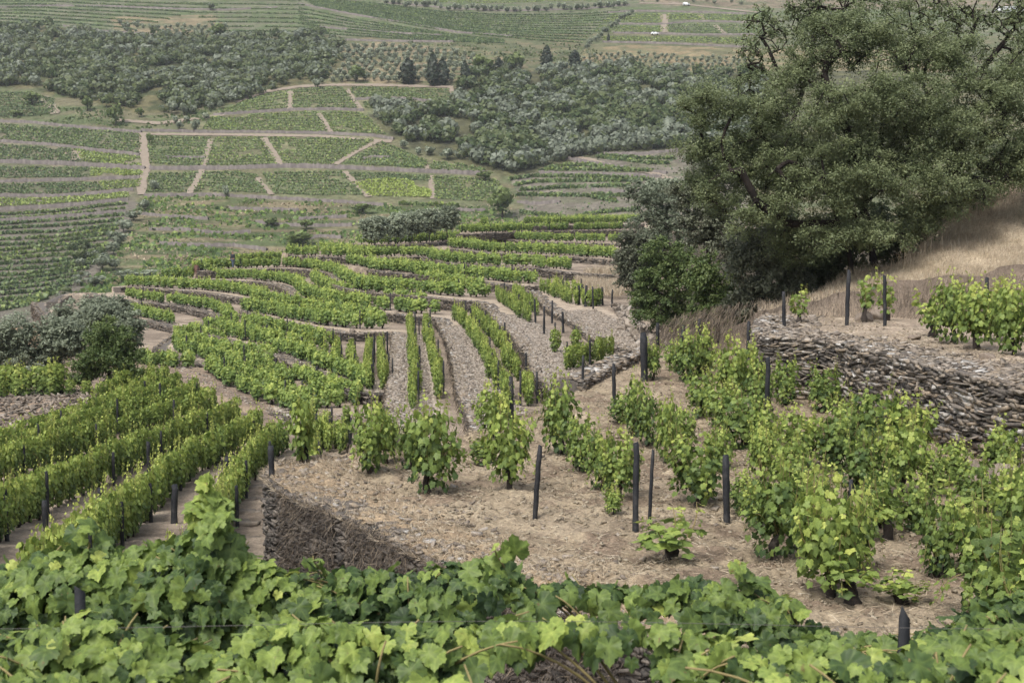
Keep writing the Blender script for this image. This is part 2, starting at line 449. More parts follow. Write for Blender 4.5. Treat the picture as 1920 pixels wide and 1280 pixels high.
def ground(x, y, micro=True, want_zone=False):
    x = np.asarray(x, float); y = np.asarray(y, float)
    z = -base_h(x, y); zone = np.zeros(x.shape, int)
    # the shaly bank under the olives on the left
    m = (y > 35) & (y < 80) & (x < -4)
    d = np.full(x.shape, 1e9); d[m] = dist_line(np.vstack([LBTOP, POLY_LB[len(LBTOP):len(LBTOP) + 1]]), x[m], y[m])
    d[inside(POLY_LB, x, y)] = 0
    bank = -LB_H - np.maximum(d, 0) * .115
    u = bank > z; z = np.where(u, bank, z); zone[u] = 2
    def put(mask, h, k):
        nonlocal z, zone
        u = mask & (h > z); z = np.where(u, h, z); zone = np.where(u, k, zone)
    for k in ORDER: put(inside(POLY[k], x, y), -LEVEL[k], ZONES.index(k))
    mk_ = inside(POLY_K, x, y)
    dome = .18 * (fbm(x / 5, y / 5, 3) - .5)
    put(mk_, -K_H + dome, 3)
    put(inside(POLY_R, x, y), -R_H + .1 * (fbm(x / 3, y / 3, 5) - .5), 4)
    mh = inside(POLY_H, x, y)
    hh = np.full(x.shape, -99.); hh[mh] = idw(x[mh], y[mh]) - 3.2 * np.clip(1 - dist_line(HLEFT, x[mh], y[mh]) / 7.0, 0, 1) ** 1.4
    put(mh, hh, 5)
    put(inside(POLY_F, x, y), np.full(x.shape, -F_H), 1)
    if micro:
        amp = np.where(zone == 3, 1.0, np.where(zone == 4, .6, .55))
        near = np.clip(1.4 - y / 80, .1, 1)
        z = z + amp * near * (.10 * (fbm(x * 1.1, y * 1.1, 11, 3) - .5) + .15 * (fbm(x * 3.6, y * 3.6, 21, 3) - .5) + .07 * np.clip(vnoise(x * 8, y * 8, 25) - .45, 0, 1)) + .12 * (fbm(x * .35, y * .35, 31, 2) - .5) * (zone != 1)
    if want_zone: return z, zone
    return z

def gz(x, y): return float(ground(np.array([x]), np.array([y]), micro=True)[0])

# -------- the sheet itself: fine where it is near
na = 780
ang = np.linspace(-29, 29, na) * math.pi / 180
rr = np.concatenate([np.geomspace(1.2, 13, 60, endpoint=False), np.geomspace(13, 172, 1050, endpoint=False), np.geomspace(172, 240, 40)])
RR, AA = np.meshgrid(rr, ang, indexing='ij')
gx = RR * np.tan(AA); gy = RR.copy()
gzv, gzone = ground(gx, gy, True, True)
# soil colours by place
x, y = gx, gy
C = np.zeros(gx.shape + (3,))
def mix(a, b, t): return a * (1 - t[..., None]) + np.array(b) * t[..., None]
soil = np.array([.215, .172, .130]); tan = np.array([.35, .285, .215]); gravel = np.array([.37, .315, .25]); straw = np.array([.41, .335, .235]); shale = np.array([.18, .155, .135]); weed = np.array([.13, .15, .06]); mulch = np.array([.325, .262, .178])
C[:] = soil
n1 = fbm(x * .6, y * .6, 41, 3); n2 = fbm(x * 2.2, y * 2.2, 43, 3); n3 = fbm(x * .15, y * .15, 47, 2)
C = mix(C, tan, np.clip((n1 - .42) * 3.5, 0, .7))
k = gzone == 3
Ck = mix(np.broadcast_to(mulch, C.shape), [.19, .142, .102], np.clip((n2 - .46 + .10 * np.clip((y - 21) / 6, 0, 1)) * 4.5, 0, .85)); Ck = mix(Ck, straw, np.clip((n1 - .5) * 4, 0, .7))
dK = np.full(x.shape, 9.); mm = k & (y < 45); dK[mm] = dist_line(KFRONT, x[mm], y[mm])
Ck = mix(Ck, [.37, .275, .175], np.clip(1.2 - dK / 1.5, 0, .75) * (n2 > .35))
C[k] = Ck[k]
k = gzone == 4
Ck = mix(np.broadcast_to(tan * 1.05, C.shape), [.25, .2, .155], np.clip((n2 - .5) * 4, 0, .7)); C[k] = Ck[k]
k = gzone == 5
Ck = mix(np.broadcast_to(straw, C.shape), [.33, .265, .175], np.clip((n2 - .45) * 4, 0, .8)); Ck = mix(Ck, weed, np.clip((n3 - .62) * 6, 0, .5))
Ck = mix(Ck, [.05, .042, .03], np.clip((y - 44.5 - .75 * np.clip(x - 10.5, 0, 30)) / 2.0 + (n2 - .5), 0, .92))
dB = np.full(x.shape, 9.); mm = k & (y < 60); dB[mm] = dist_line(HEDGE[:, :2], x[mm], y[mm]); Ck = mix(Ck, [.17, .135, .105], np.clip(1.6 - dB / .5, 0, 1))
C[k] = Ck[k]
k = gzone == 2
Ck = mix(np.broadcast_to(np.array([.24, .185, .14]), C.shape), [.38, .29, .2], np.clip((n1 - .45) * 4, 0, .8)); Ck = mix(Ck, [.1, .085, .08], np.clip((n2 - .6) * 5, 0, .6)); C[k] = Ck[k]
k = (gzone == 0) & (y > 70)
Ck = mix(np.broadcast_to(np.array([.42, .30, .19]), C.shape), [.26, .2, .13], np.clip((n1 - .4) * 3, 0, 1)); C[k] = Ck[k]
# gravelled walks along the wall tops
PATHW = {'E1': 2.6, 'E2': 1.9, 'E3': 2.3, 'E4': 2.0, 'E5': 2.0, 'E6': 2.0, 'E65': 1.6, 'E5R': 3.2, 'E7': 1.5, 'E75': 1.3, 'E8': 1.4, 'E9': .8, 'E10': .8}
for nm in ORDER:
    k = gzone == ZONES.index(nm)
    if not k.any(): continue
    d = dist_line(TOP[nm], x[k], y[k]); w = PATHW[nm]
    t = np.clip((w - d) / .35 + .5 + (n2[k] - .5) * 1.2, 0, 1)
    near = np.clip((85 - y[k]) / 15, 0, 1)
    pc = tan[None] * 1.12 * (1 - near[:, None]) + gravel[None] * 1.1 * near[:, None]
    C[k] = C[k] * (1 - t[:, None]) + pc * t[:, None]
g_idx = np.arange(gx.size).reshape(gx.shape)
gF = np.stack([g_idx[:-1, :-1], g_idx[:-1, 1:], g_idx[1:, 1:], g_idx[1:, :-1]], -1).reshape(-1, 4)
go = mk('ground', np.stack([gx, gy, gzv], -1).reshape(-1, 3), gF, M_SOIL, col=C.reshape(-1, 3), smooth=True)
tag(go, kind='structure')

# ------------------------------------------------------------------ dry-stone walls
def wall(name, line, top, label, thick=.45, size=1.0, tint=(.15, .85), cap=True, capn=9, foot=None, maxh=1.25, rng=None, rubble=0, hang=False):
    """line: wall-top line in plan, the low side on its right; top: level of the top (z) per point"""
    rng = rng or np.random.default_rng(abs(hash(name + label)) % 10000 if False else len(label) * 131 + int(abs(line[0, 0]) * 10))
    s = arclen(line); L = s[-1]
    t = unit(np.gradient(line, axis=0)); out = np.stack([t[:, 1], -t[:, 0]], 1)
    top = np.broadcast_to(np.asarray(top, float), (len(line),))
    ft = line + out * (.35 + .004 * np.linalg.norm(line, axis=1))[:, None]
    zb = ground(ft[:, 0], ft[:, 1], micro=False) - .08 if foot is None else np.broadcast_to(foot, (len(line),))
    zb = np.clip(zb, top - maxh, top - .05)
    G = Geo()
    # the core: face and top
    back = line - out * (thick + .004 * np.linalg.norm(line, axis=1))[:, None]
    n = len(line)
    fr = line - out * .05
    V = np.vstack([np.c_[fr + out * .0, zb - .3], np.c_[fr, top - .02], np.c_[back, top - .02], np.c_[back, zb - .3]])
    i = np.arange(n - 1)
    F = np.vstack([np.stack([i + a * n, i + 1 + a * n, i + 1 + b * n, i + b * n], 1) for a, b in ((0, 1), (1, 2))])
    G.add(V, F, .2)
    ends = np.array([[0, n, 2 * n, 3 * n], [n - 1, 4 * n - 1, 3 * n - 1, 2 * n - 1]]); G.add(V, ends, .2)
    def at(ss): return [np.interp(ss, s, q) for q in (line[:, 0], line[:, 1], out[:, 0], out[:, 1], top, zb)]
    # courses of stones
    H = (top - zb).max(); z = 0.0; SS = []; ZZ = []; LL = []; HH = []
    while z < H:
        ch = rng.uniform(.05, .14) * size
        q = -rng.uniform(0, .3)
        while q < L:
            l = rng.uniform(.14, .6) * size * (1 if rng.random() < .85 else 1.6)
            SS.append(q + l / 2); LL.append(l); ZZ.append(z + ch / 2); HH.append(ch * rng.uniform(.8, 1.15)); q += l
        z += ch
    SS = np.array(SS); ZZ = np.array(ZZ); LL = np.array(LL); HH = np.array(HH)
    X, Y, ox, oy, tp, bt = at(np.clip(SS, 0, L))
    ok = (ZZ < tp - bt + .05) & (SS > 0) & (SS < L)
    X, Y, ox, oy, tp, bt, ZZ, LL, HH = [a[ok] for a in (X, Y, ox, oy, tp, bt, ZZ, LL, HH)]
    m = len(X); pr = rng.normal(0, .045, m) * size
    Cc = np.stack([X + ox * pr, Y + oy * pr, tp - ZZ], 1)
    tang = np.stack([-oy, ox, rng.normal(0, .08, m)], 1); o3 = np.stack([ox, oy, rng.normal(-.05, .1, m)], 1); up = np.stack([np.zeros(m), np.zeros(m), np.ones(m)], 1) + rng.normal(0, .22, (m, 3)); tang = tang + rng.normal(0, .16, (m, 3))
    V, F = boxes(Cc, tang * (LL * .5)[:, None], o3 * (.13 * size * rng.uniform(.7, 1.3, m))[:, None], up * (HH * .5)[:, None], rng, .2)
    G.add(V, F, np.repeat(rng.uniform(tint[0], tint[1], m), 8))
    if cap:                        # flat slabs along the top
        nc = int(L * capn / size ** 1.5) + 2
        ss = rng.uniform(0, L, nc); X, Y, ox, oy, tp, bt = at(ss)
        inn = rng.uniform(-.05, thick * 1.3, nc)
        yaw = rng.uniform(0, math.pi, nc); a = rng.uniform(.06, .2, nc) * size; b = a * rng.uniform(.4, .8, nc)
        Cc = np.stack([X - ox * inn, Y - oy * inn, tp + rng.uniform(-.02, .03, nc)], 1)
        ax = np.stack([np.cos(yaw), np.sin(yaw), rng.normal(0, .15, nc)], 1); ay = np.stack([-np.sin(yaw), np.cos(yaw), rng.normal(0, .15, nc)], 1); az = np.stack([rng.normal(0, .15, nc), rng.normal(0, .15, nc), np.ones(nc)], 1)
        V, F = boxes(Cc, ax * a[:, None], ay * b[:, None], az * (.025 * size), rng)
        G.add(V, F, np.repeat(rng.uniform(.4, 1.0, nc), 8))
    o = G.out('stone_wall', M_STONE)
    o.name = 'stone_wall'; tag(o, label, 'wall', 'dry stone terrace walls', 'thing')
    return o

WALL_LABEL = {
 'E1': 'lowest grey dry stone wall, edging the plot of four short vine rows',
 'E2': 'curved dry stone wall below the tan walk nearest the grey olive bushes',
 'E3': 'long dry stone wall with stone steps, below the walk with single vines',
 'E4': 'dry stone wall turning towards the camera along the leftmost grey rubble strip',
 'E5': 'dry stone wall along the middle grey rubble strip between two pairs of vine rows',
 'E6': 'dry stone wall along the grey rubble strip right of the paired vine rows',
 'E65': 'straight low stone wall closing the heads of the rubble strips at the back',
 'E5R': 'broken stone wall along the widest rubble walk beside the row of bare posts',
 'E7': 'low stone wall under the pale walk left of the round dark shrub',
 'E75': 'short grey wall meeting the dark round shrub at its left',
 'E8': 'low wall below the vines that start at the clipped olive trees',
 'E9': 'low wall hidden among the upper vine rows on the crest',
 'E10': 'topmost low wall on the crest of the terraced spur'}
for k in ORDER:
    e = resample(TOP[k], .6)
    far = float(np.median(e[:, 1])); sz = .55 if k in ('E4', 'E5', 'E6', 'E5R') else .8
    wall('stone_wall', e, -LEVEL[k] + .02, WALL_LABEL[k], thick=.5, size=sz, tint=(.0, .62), cap=k in ('E4', 'E5', 'E6', 'E5R', 'E1'), capn=5, maxh=.55 if k in ('E7', 'E75', 'E8', 'E9', 'E10') else 1.25)
kl = resample(KFRONT, .25)
wall('stone_wall', kl, ground(kl[:, 0], kl[:, 1] , micro=False) * 0 - K_H - .0, 'tall dry stone wall overgrown with dark dead grass, rounding the knoll plot', thick=.6, size=.46, tint=(.0, .42), capn=3, maxh=3)
rl = resample(RTOP, .25)
wall('stone_wall', rl, -R_H + .02 + .06 * (vnoise(np.arange(len(rl)) * .3, np.zeros(len(rl)), 5) - .5), 'large rough stone wall with ochre stones, holding up the right terrace', thick=.7, size=.58, tint=(.0, .95), capn=9, maxh=3)
kb = resample(chaikin(onz(A('1088,734 1110,724 1150,704 1200,678')[:, 0], A('1088,734 1110,724 1150,704 1200,678')[:, 1], K_H)[:, :2], 1)[:], .3)
wall('stone_wall', kb, -K_H + .28, 'grey dry stone parapet at the back edge of the knoll', thick=.5, size=.6, tint=(.2, .9), foot=-K_H - .15)
fl = resample(F_EDGE, .3)
wall('stone_wall', fl, -F_H, 'stone wall edge below the nearest vine row', thick=.4)
# ------------------------------------------------------------------ the far hillside
HD = [150, 200, 240, 300, 330, 380, 430, 480, 520, 590, 660, 760, 900, 1100, 1300]
HZ = [-34, -36, -33, -25.5, -22.5, -12.5, -2.0, 11.2, 25.6, 50.5, 67.5, 92.5, 130, 190, 255]
def hill_z(x, y):
    x = np.asarray(x, float); y = np.asarray(y, float)
    z = np.interp(y, HD, HZ)
    z = z + 5.0 * (fbm(x / 130, y / 130, 61, 2) - .5) + 1.6 * (fbm(x / 30, y / 30, 63, 2) - .5)
    gx_ = np.interp(y, [330, 420, 480, 560, 700], [0, -4, 6, 40, 60])          # the wooded gully
    z = z - 5 * np.exp(-((x - gx_) / 22) ** 2) * np.clip((y - 400) / 60, 0, 1) * np.clip((680 - y) / 80, 0, 1)
    return z

def hit(px, py):
    d = ray(px, py); d = d / d[..., 1:2]
    ys = np.concatenate([np.arange(225, 640, 2.0), np.arange(640, 1300, 4.0)])
    res = np.full(d.shape[0], np.nan)
    for c in range(0, len(d), 4000):
        q = d[c:c + 4000]
        f = q[:, 2:3] * ys[None] - hill_z(q[:, 0:1] * ys[None], np.broadcast_to(ys, (len(q), len(ys))))
        neg = f < 0; k = np.clip(neg.argmax(1), 1, None); r = np.arange(len(q))
        a, b = f[r, k - 1], f[r, k]
        t = np.where(neg.any(1), ys[k - 1] + (ys[k] - ys[k - 1]) * a / np.where(a - b == 0, 1, a - b), 1250)
        res[c:c + 4000] = t
    return d * res[:, None]

def hitline(a, step_px=4):
    a = np.asarray(a, float); return hit(*resample(a, step_px).T)

ys = np.concatenate([np.linspace(150, 290, 40, endpoint=False), np.geomspace(290, 1280, 520)])
hang = np.linspace(-29, 29, 620) * math.pi / 180
YY, AA = np.meshgrid(ys, hang, indexing='ij'); hx = YY * np.tan(AA); hy = YY
hzv = hill_z(hx, hy)
hp = np.stack([hx, hy, hzv], -1)
U, V_ = pix(hp)
def zone_px(s): return inside(A(s), U, V_)
HCc = np.zeros(hx.shape + (3,))
m1 = fbm(hx / 6, hy / 6, 71, 3); m2 = fbm(hx / 25, hy / 25, 73, 3); m3 = fbm(hx / 2.2, hy / 2.2, 75, 2)
HCc[:] = [.12, .125, .07]; HCc = mix(HCc, [.18, .15, .095], np.clip((m1 - .45) * 4, 0, 1))
def paint(s, base, alt=None, t=None):
    z = zone_px(s); c = np.broadcast_to(np.array(base), HCc.shape)
    if alt is not None: c = mix(c, alt, np.clip((t - .42) * 5, 0, 1))
    HCc[z] = c[z]
Z_WOOD_L = '-400,20 0,45 90,48 190,62 300,62 400,68 430,75 520,66 600,62 640,72 640,120 610,152 560,160 450,190 340,222 250,212 110,185 60,165 0,165 -400,160'
Z_WOOD_R = '860,160 880,128 960,120 1000,135 1090,128 1160,120 1290,140 1700,130 1700,285 1290,282 1150,292 1060,305 1010,322 960,334 900,318 810,296 735,258 690,215 850,203'
Z_OLIVE = '625,78 700,70 830,92 960,98 1000,135 960,120 880,130 850,158 700,158 605,158 640,120'
Z_FO2 = '1095,92 1180,84 1400,92 1800,95 1800,135 1400,135 1290,138 1160,120 1085,115'
Z_FO3 = '205,32 300,30 400,28 430,55 400,66 220,64'
Z_FA = '-400,368 0,372 110,368 250,360 262,392 232,440 205,490 150,545 85,588 0,640 -400,640'
Z_FD = '262,372 400,370 540,380 700,382 860,386 950,386 985,420 800,560 120,560 160,540 205,490 235,440'
Z_FE = '955,334 1010,322 1060,305 1150,292 1320,280 1400,300 1400,420 985,420 940,395 985,392'
Z_FC = '0,172 60,170 100,186 104,215 0,222'
paint('-600,-300 2600,-300 2600,75 1140,62 640,70 0,50 -600,50', [.165, .155, .105], [.115, .138, .066], m1)
paint(Z_FA, [.175, .145, .125], [.15, .13, .10], m1)
paint('-400,225 0,228 130,238 265,248 265,370 0,370 -400,370', [.14, .135, .085], [.2, .165, .12], m1)
paint('265,246 440,190 540,165 850,162 860,200 690,212 735,258 810,296 915,322 985,392 850,386 265,368', [.15, .15, .085], [.185, .165, .10], m1)
paint(Z_FD, [.215, .17, .11], [.10, .115, .055], fbm(hx / 14, hy / 4, 77, 3) + .06)
paint(Z_FE, [.20, .165, .14], [.155, .14, .10], m1)
paint(Z_OLIVE, [.25, .19, .125], [.14, .14, .075], m1)
paint(Z_FO2, [.27, .20, .125], [.17, .155, .09], m1)
paint('1180,-40 1900,-40 1900,18 1400,16 1200,8', [.24, .18, .135], [.15, .14, .09], m1)
paint(Z_FO3, [.25, .19, .125], [.15, .145, .085], m1)
paint(Z_WOOD_L, [.075, .08, .042], [.16, .135, .075], m1)
paint(Z_WOOD_R, [.085, .08, .05], [.13, .12, .065], m1)
paint('100,172 260,215 440,195 400,225 265,243 0,226 0,222 104,214', [.18, .155, .10], [.115, .13, .065], fbm(hx / 12, hy / 6, 79, 3) + .03)
HCc *= np.array([.80, .86, .80])
h_idx = np.arange(hx.size).reshape(hx.shape)
hF = np.stack([h_idx[:-1, :-1], h_idx[:-1, 1:], h_idx[1:, 1:], h_idx[1:, :-1]], -1).reshape(-1, 4)
hill = mk('hillside', hp.reshape(-1, 3), hF, M_HILL, col=HCc.reshape(-1, 3), smooth=True)
tag(hill, kind='structure')

# -------- walls and earth roads on the hillside
def far_wall(px, label, h=1.6, w=.8, tint=.5):
    p = hitline(A(px), 3); n = len(p); rng = np.random.default_rng(len(px))
    t = unit(np.gradient(p[:, :2], axis=0)); o = np.stack([t[:, 1], -t[:, 0]], 1)
    o[o[:, 1] > 0] *= -1
    hh = h * rng.uniform(.75, 1.2, n)
    a = p[:, :2] + o * .3; b = p[:, :2] - o * w
    V = np.vstack([np.c_[a + o * .25, p[:, 2] - 1.2], np.c_[a, p[:, 2] + hh * .8], np.c_[b, hill_z(b[:, 0], b[:, 1]) + hh * .35], np.c_[b, p[:, 2] - 1.2]])
    i = np.arange(n - 1); G = Geo()
    F = np.vstack([np.stack([i + q * n, i + 1 + q * n, i + 1 + r * n, i + r * n], 1) for q, r in ((0, 1), (1, 2), (2, 3))])
    G.add(V, F, np.repeat(rng.uniform(tint - .2, tint + .2, n)[None], 4, 0).ravel())
    G.add(V, np.array([[0, n, 2 * n, 3 * n], [4 * n - 1, 3 * n - 1, 2 * n - 1, n - 1]]), .4)
    return tag(G.out('terrace_wall', M_FARWALL), label, 'wall', 'terrace walls on the far hillside', 'thing')

M_PATH = rough_mat('earth_road', [(0, (.17, .138, .105)), (1, (.31, .255, .195))], .5, .3, tint=False, fine=4)
def dirt_path(px, w):
    p = hitline(A(px), 4); t = unit(np.gradient(p[:, :2], axis=0)); o = np.stack([t[:, 1], -t[:, 0]], 1); n = len(p)
    rng = np.random.default_rng(len(px)); ww = w * .5 * rng.uniform(.75, 1.25, (n, 1))
    a = p[:, :2] + o * ww; b = p[:, :2] - o * ww
    V = np.vstack([np.c_[a, hill_z(a[:, 0], a[:, 1]) + .22], np.c_[p[:, :2], p[:, 2] + .26], np.c_[b, hill_z(b[:, 0], b[:, 1]) + .22]])
    i = np.arange(n - 1); F = np.vstack([np.stack([i, i + 1, i + n + 1, i + n], 1), np.stack([i + n, i + n + 1, i + 2 * n + 1, i + 2 * n], 1)])
    return tag(mk('dirt_path', V, F, M_PATH), kind='structure')

for px, lab in [
    ('-100,228 0,229 60,231 130,238 200,244 265,249', 'uppermost wall on the left of the far hillside, running below a strip of dry grass'),
    ('-100,264 0,266 100,273 180,283 262,291', 'second wall from the top in the left group of far green plots'),
    ('-100,304 0,305 120,309 272,318', 'thick pale wall crossing the left far plots at mid height'),
    ('-100,342 0,342 120,339 262,334', 'fourth wall down in the left far plots, under a bright green strip'),
    ('-100,368 0,368 100,369 180,364 250,357', 'wall under the left far plots, above the narrow contour rows'),
    ('-100,394 0,394 110,388 240,376', 'upper wall among the narrow contour rows at left'),
    ('-100,416 0,415 110,408 235,398', 'lower wall among the narrow contour rows at left'),
    ('400,217 470,212 550,207 620,206 682,208', 'curving wall between the two highest plots in the middle of the far hillside'),
    ('265,246 380,249 480,249 600,251 700,256 738,262', 'long wall across the middle far plots, ending at the woodland'),
    ('280,318 400,318 470,316 530,314 600,315 680,318 800,324 915,328', 'broad grey wall right across the lower middle far plots'),
    ('270,368 400,367 530,374 640,380 720,386', 'tan-edged wall under the lowest middle plots'),
    ('665,188 720,185 780,188 857,199', 'short wall in the triangular plot under the cypress trees'),
    ('680,300 700,296 730,297', 'tiny bow-shaped wall inside the plot with the slanting path'),
    ('310,297 385,298', 'tiny wall inside the green plot beside the upright tan track'),
    ('1060,298 1110,306 1180,318 1250,326', 'dark wall slanting down beside the pale track at right'),
    ('1120,290 1200,290 1290,282', 'pale wall under the right woodland'),
    ('1010,325 1060,327 1130,328 1240,332', 'dark wall under the first rows of the pinkish right plot'),
    ('1110,357 1170,360', 'short wall among the rows of the pinkish right plot'),
    ('970,380 1000,384 1050,380', 'broken short wall at the foot of the pinkish right plot'),
    ('260,402 320,408 390,412', 'left upper wall of the abandoned dry terraces'),
    ('430,392 480,394 560,396', 'dark wall of the abandoned terraces under the middle plots'),
    ('280,432 340,432 420,440 470,436', 'second abandoned terrace wall, left of the scrub'),
    ('480,418 540,424 600,425 660,424', 'abandoned terrace wall behind the clipped olives at left'),
    ('300,458 370,462 440,462 500,470', 'abandoned terrace wall above the standing farm worker'),
    ('560,412 600,410 650,408', 'dark wall with shrubs above the clipped olives'),
    ('640,447 600,444 560,452', 'lowest abandoned terrace wall left of the clipped olives'),
    ('850,394 880,396 910,396', 'dark wall beside the big round green tree'),
    ('1140,25 1190,22 1260,23 1400,27', 'upper wall of the bright green squares near the skyline'),
    ('1150,46 1245,47 1300,41 1400,43', 'middle wall of the bright green squares near the skyline'),
    ('1150,63 1260,65 1320,67 1420,66', 'lower wall of the bright green squares near the skyline'),
    ('1130,80 1260,83 1400,90', 'wall over the orange olive orchard at top right'),
    ('0,15 100,12 200,13 300,17 420,20 520,15', 'long dark wall in the top left rows'),
    ('100,48 200,60 300,66', 'wall between the top left rows and the woodland'),
    ('560,8 660,28 760,45 860,62 960,70', 'dark wall slanting down through the top middle rows'),
    ('600,52 720,62 830,68', 'low wall at the foot of the top middle rows'),
    ('560,72 700,78 850,80', 'pale wall above the olive orchard'),
    ('720,6 860,18 960,22 1100,18 1180,10', 'dark bank under the line of olives at the top')]:
    far_wall(px, lab, h=1.7 if 'broad' in lab or 'thick' in lab else 1.2)

for px, w in [('267,250 270,285 274,316 266,345 265,366', 2.8), ('395,262 388,290 380,316 366,345 355,364', 2.2), ('494,259 510,284 528,312', 2.6), ('545,172 544,206', 2.2),
              ('598,214 610,232 620,249', 2.0), ('650,168 664,188 678,206', 1.8), ('712,264 670,284 628,309', 2.2), ('645,322 668,346 692,370', 2.2), ('807,330 810,352 812,374', 2.0),
              ('484,334 490,345 510,366', 1.8), ('845,166 850,182 862,198', 2), ('80,182 92,196 104,214', 4), ('440,192 500,172 560,163 620,160 700,160 850,164', 3.2),
              ('220,226 300,232 420,216', 3), ('265,252 480,254 600,256 735,266', 2.6), ('1075,296 1100,300 1150,314 1220,324 1250,334 1262,345', 3), ('1246,28 1246,62', 4.5), ('1312,28 1322,40', 2.5), ('1340,48 1360,65', 2.5),
              ('135,285 150,300', 5), ('790,300 803,318', 2), ('1260,6 1330,14 1420,24', 4), ('1200,6 1290,9', 4)]:
    dirt_path(px, w)

# -------- vines on the hillside: rows of leafy clumps following the contours
QT = np.array([[-.5, 0, 0], [.5, 0, .06], [.42, .9, 0], [-.46, .8, .06]]); QF = [np.array([[0, 1, 2, 3]])]
def clump_quads(P, size, rng, tint, updir=.7):
    n = len(P)
    N = rng.normal(0, 1, (n, 3)) * [1, 1, .6] + [0, -.45, .55]
    T = rng.normal(0, 1, (n, 3)) + [0, 0, updir]
    return stamp(QT, QF, P, N, T, size, tint)

def row_points(line, step, rng, wid):
    L = resample(line, step); n = len(L)
    return L + np.c_[rng.normal(0, wid, n), rng.normal(0, wid, n), np.zeros(n)]

def hill_row(pxline, rng, G, size=.8, step=.4, k=2, height=1.0, base_t=.5, gap=.0, wid=.25):
    p = hitline(pxline, 3)
    for q in range(k):
        P = row_points(p, step, rng, wid)
        if gap:
            P = P[vnoise(P[:, 0] / 3.5, P[:, 1] / 3.5, 91) > gap]
        if len(P) < 2: continue
        P[:, 2] = hill_z(P[:, 0], P[:, 1]) + rng.uniform(.05, height, len(P)) * .8
        t = np.clip(base_t + .35 * (P[:, 2] - hill_z(P[:, 0], P[:, 1]) - height * .4) / height + rng.normal(0, .12, len(P)), 0, 1)
        G.add(*clump_quads(P, size * rng.uniform(.7, 1.3, len(P)), rng, t))

def lerp_rows(top, bot, n):
    a = resample(A(top), n=24); b = resample(A(bot), n=24)
    return [a + (b - a) * ((i + .5) / n) for i in range(n)]

def vine_field(top, bot, n, label, t=.5, seed=1, gap=.15, size=.52, step=.24):
    rng = np.random.default_rng(seed); G = Geo()
    for r in lerp_rows(top, bot, n): hill_row(r + rng.normal(0, .3, (24, 1)) * [[0, 1]], rng, G, size=size, step=step, base_t=t + .06, gap=gap, k=2, height=.75)
    return tag(G.out('vine_rows', M_VHILL), label, 'vineyard plot', None, 'stuff')

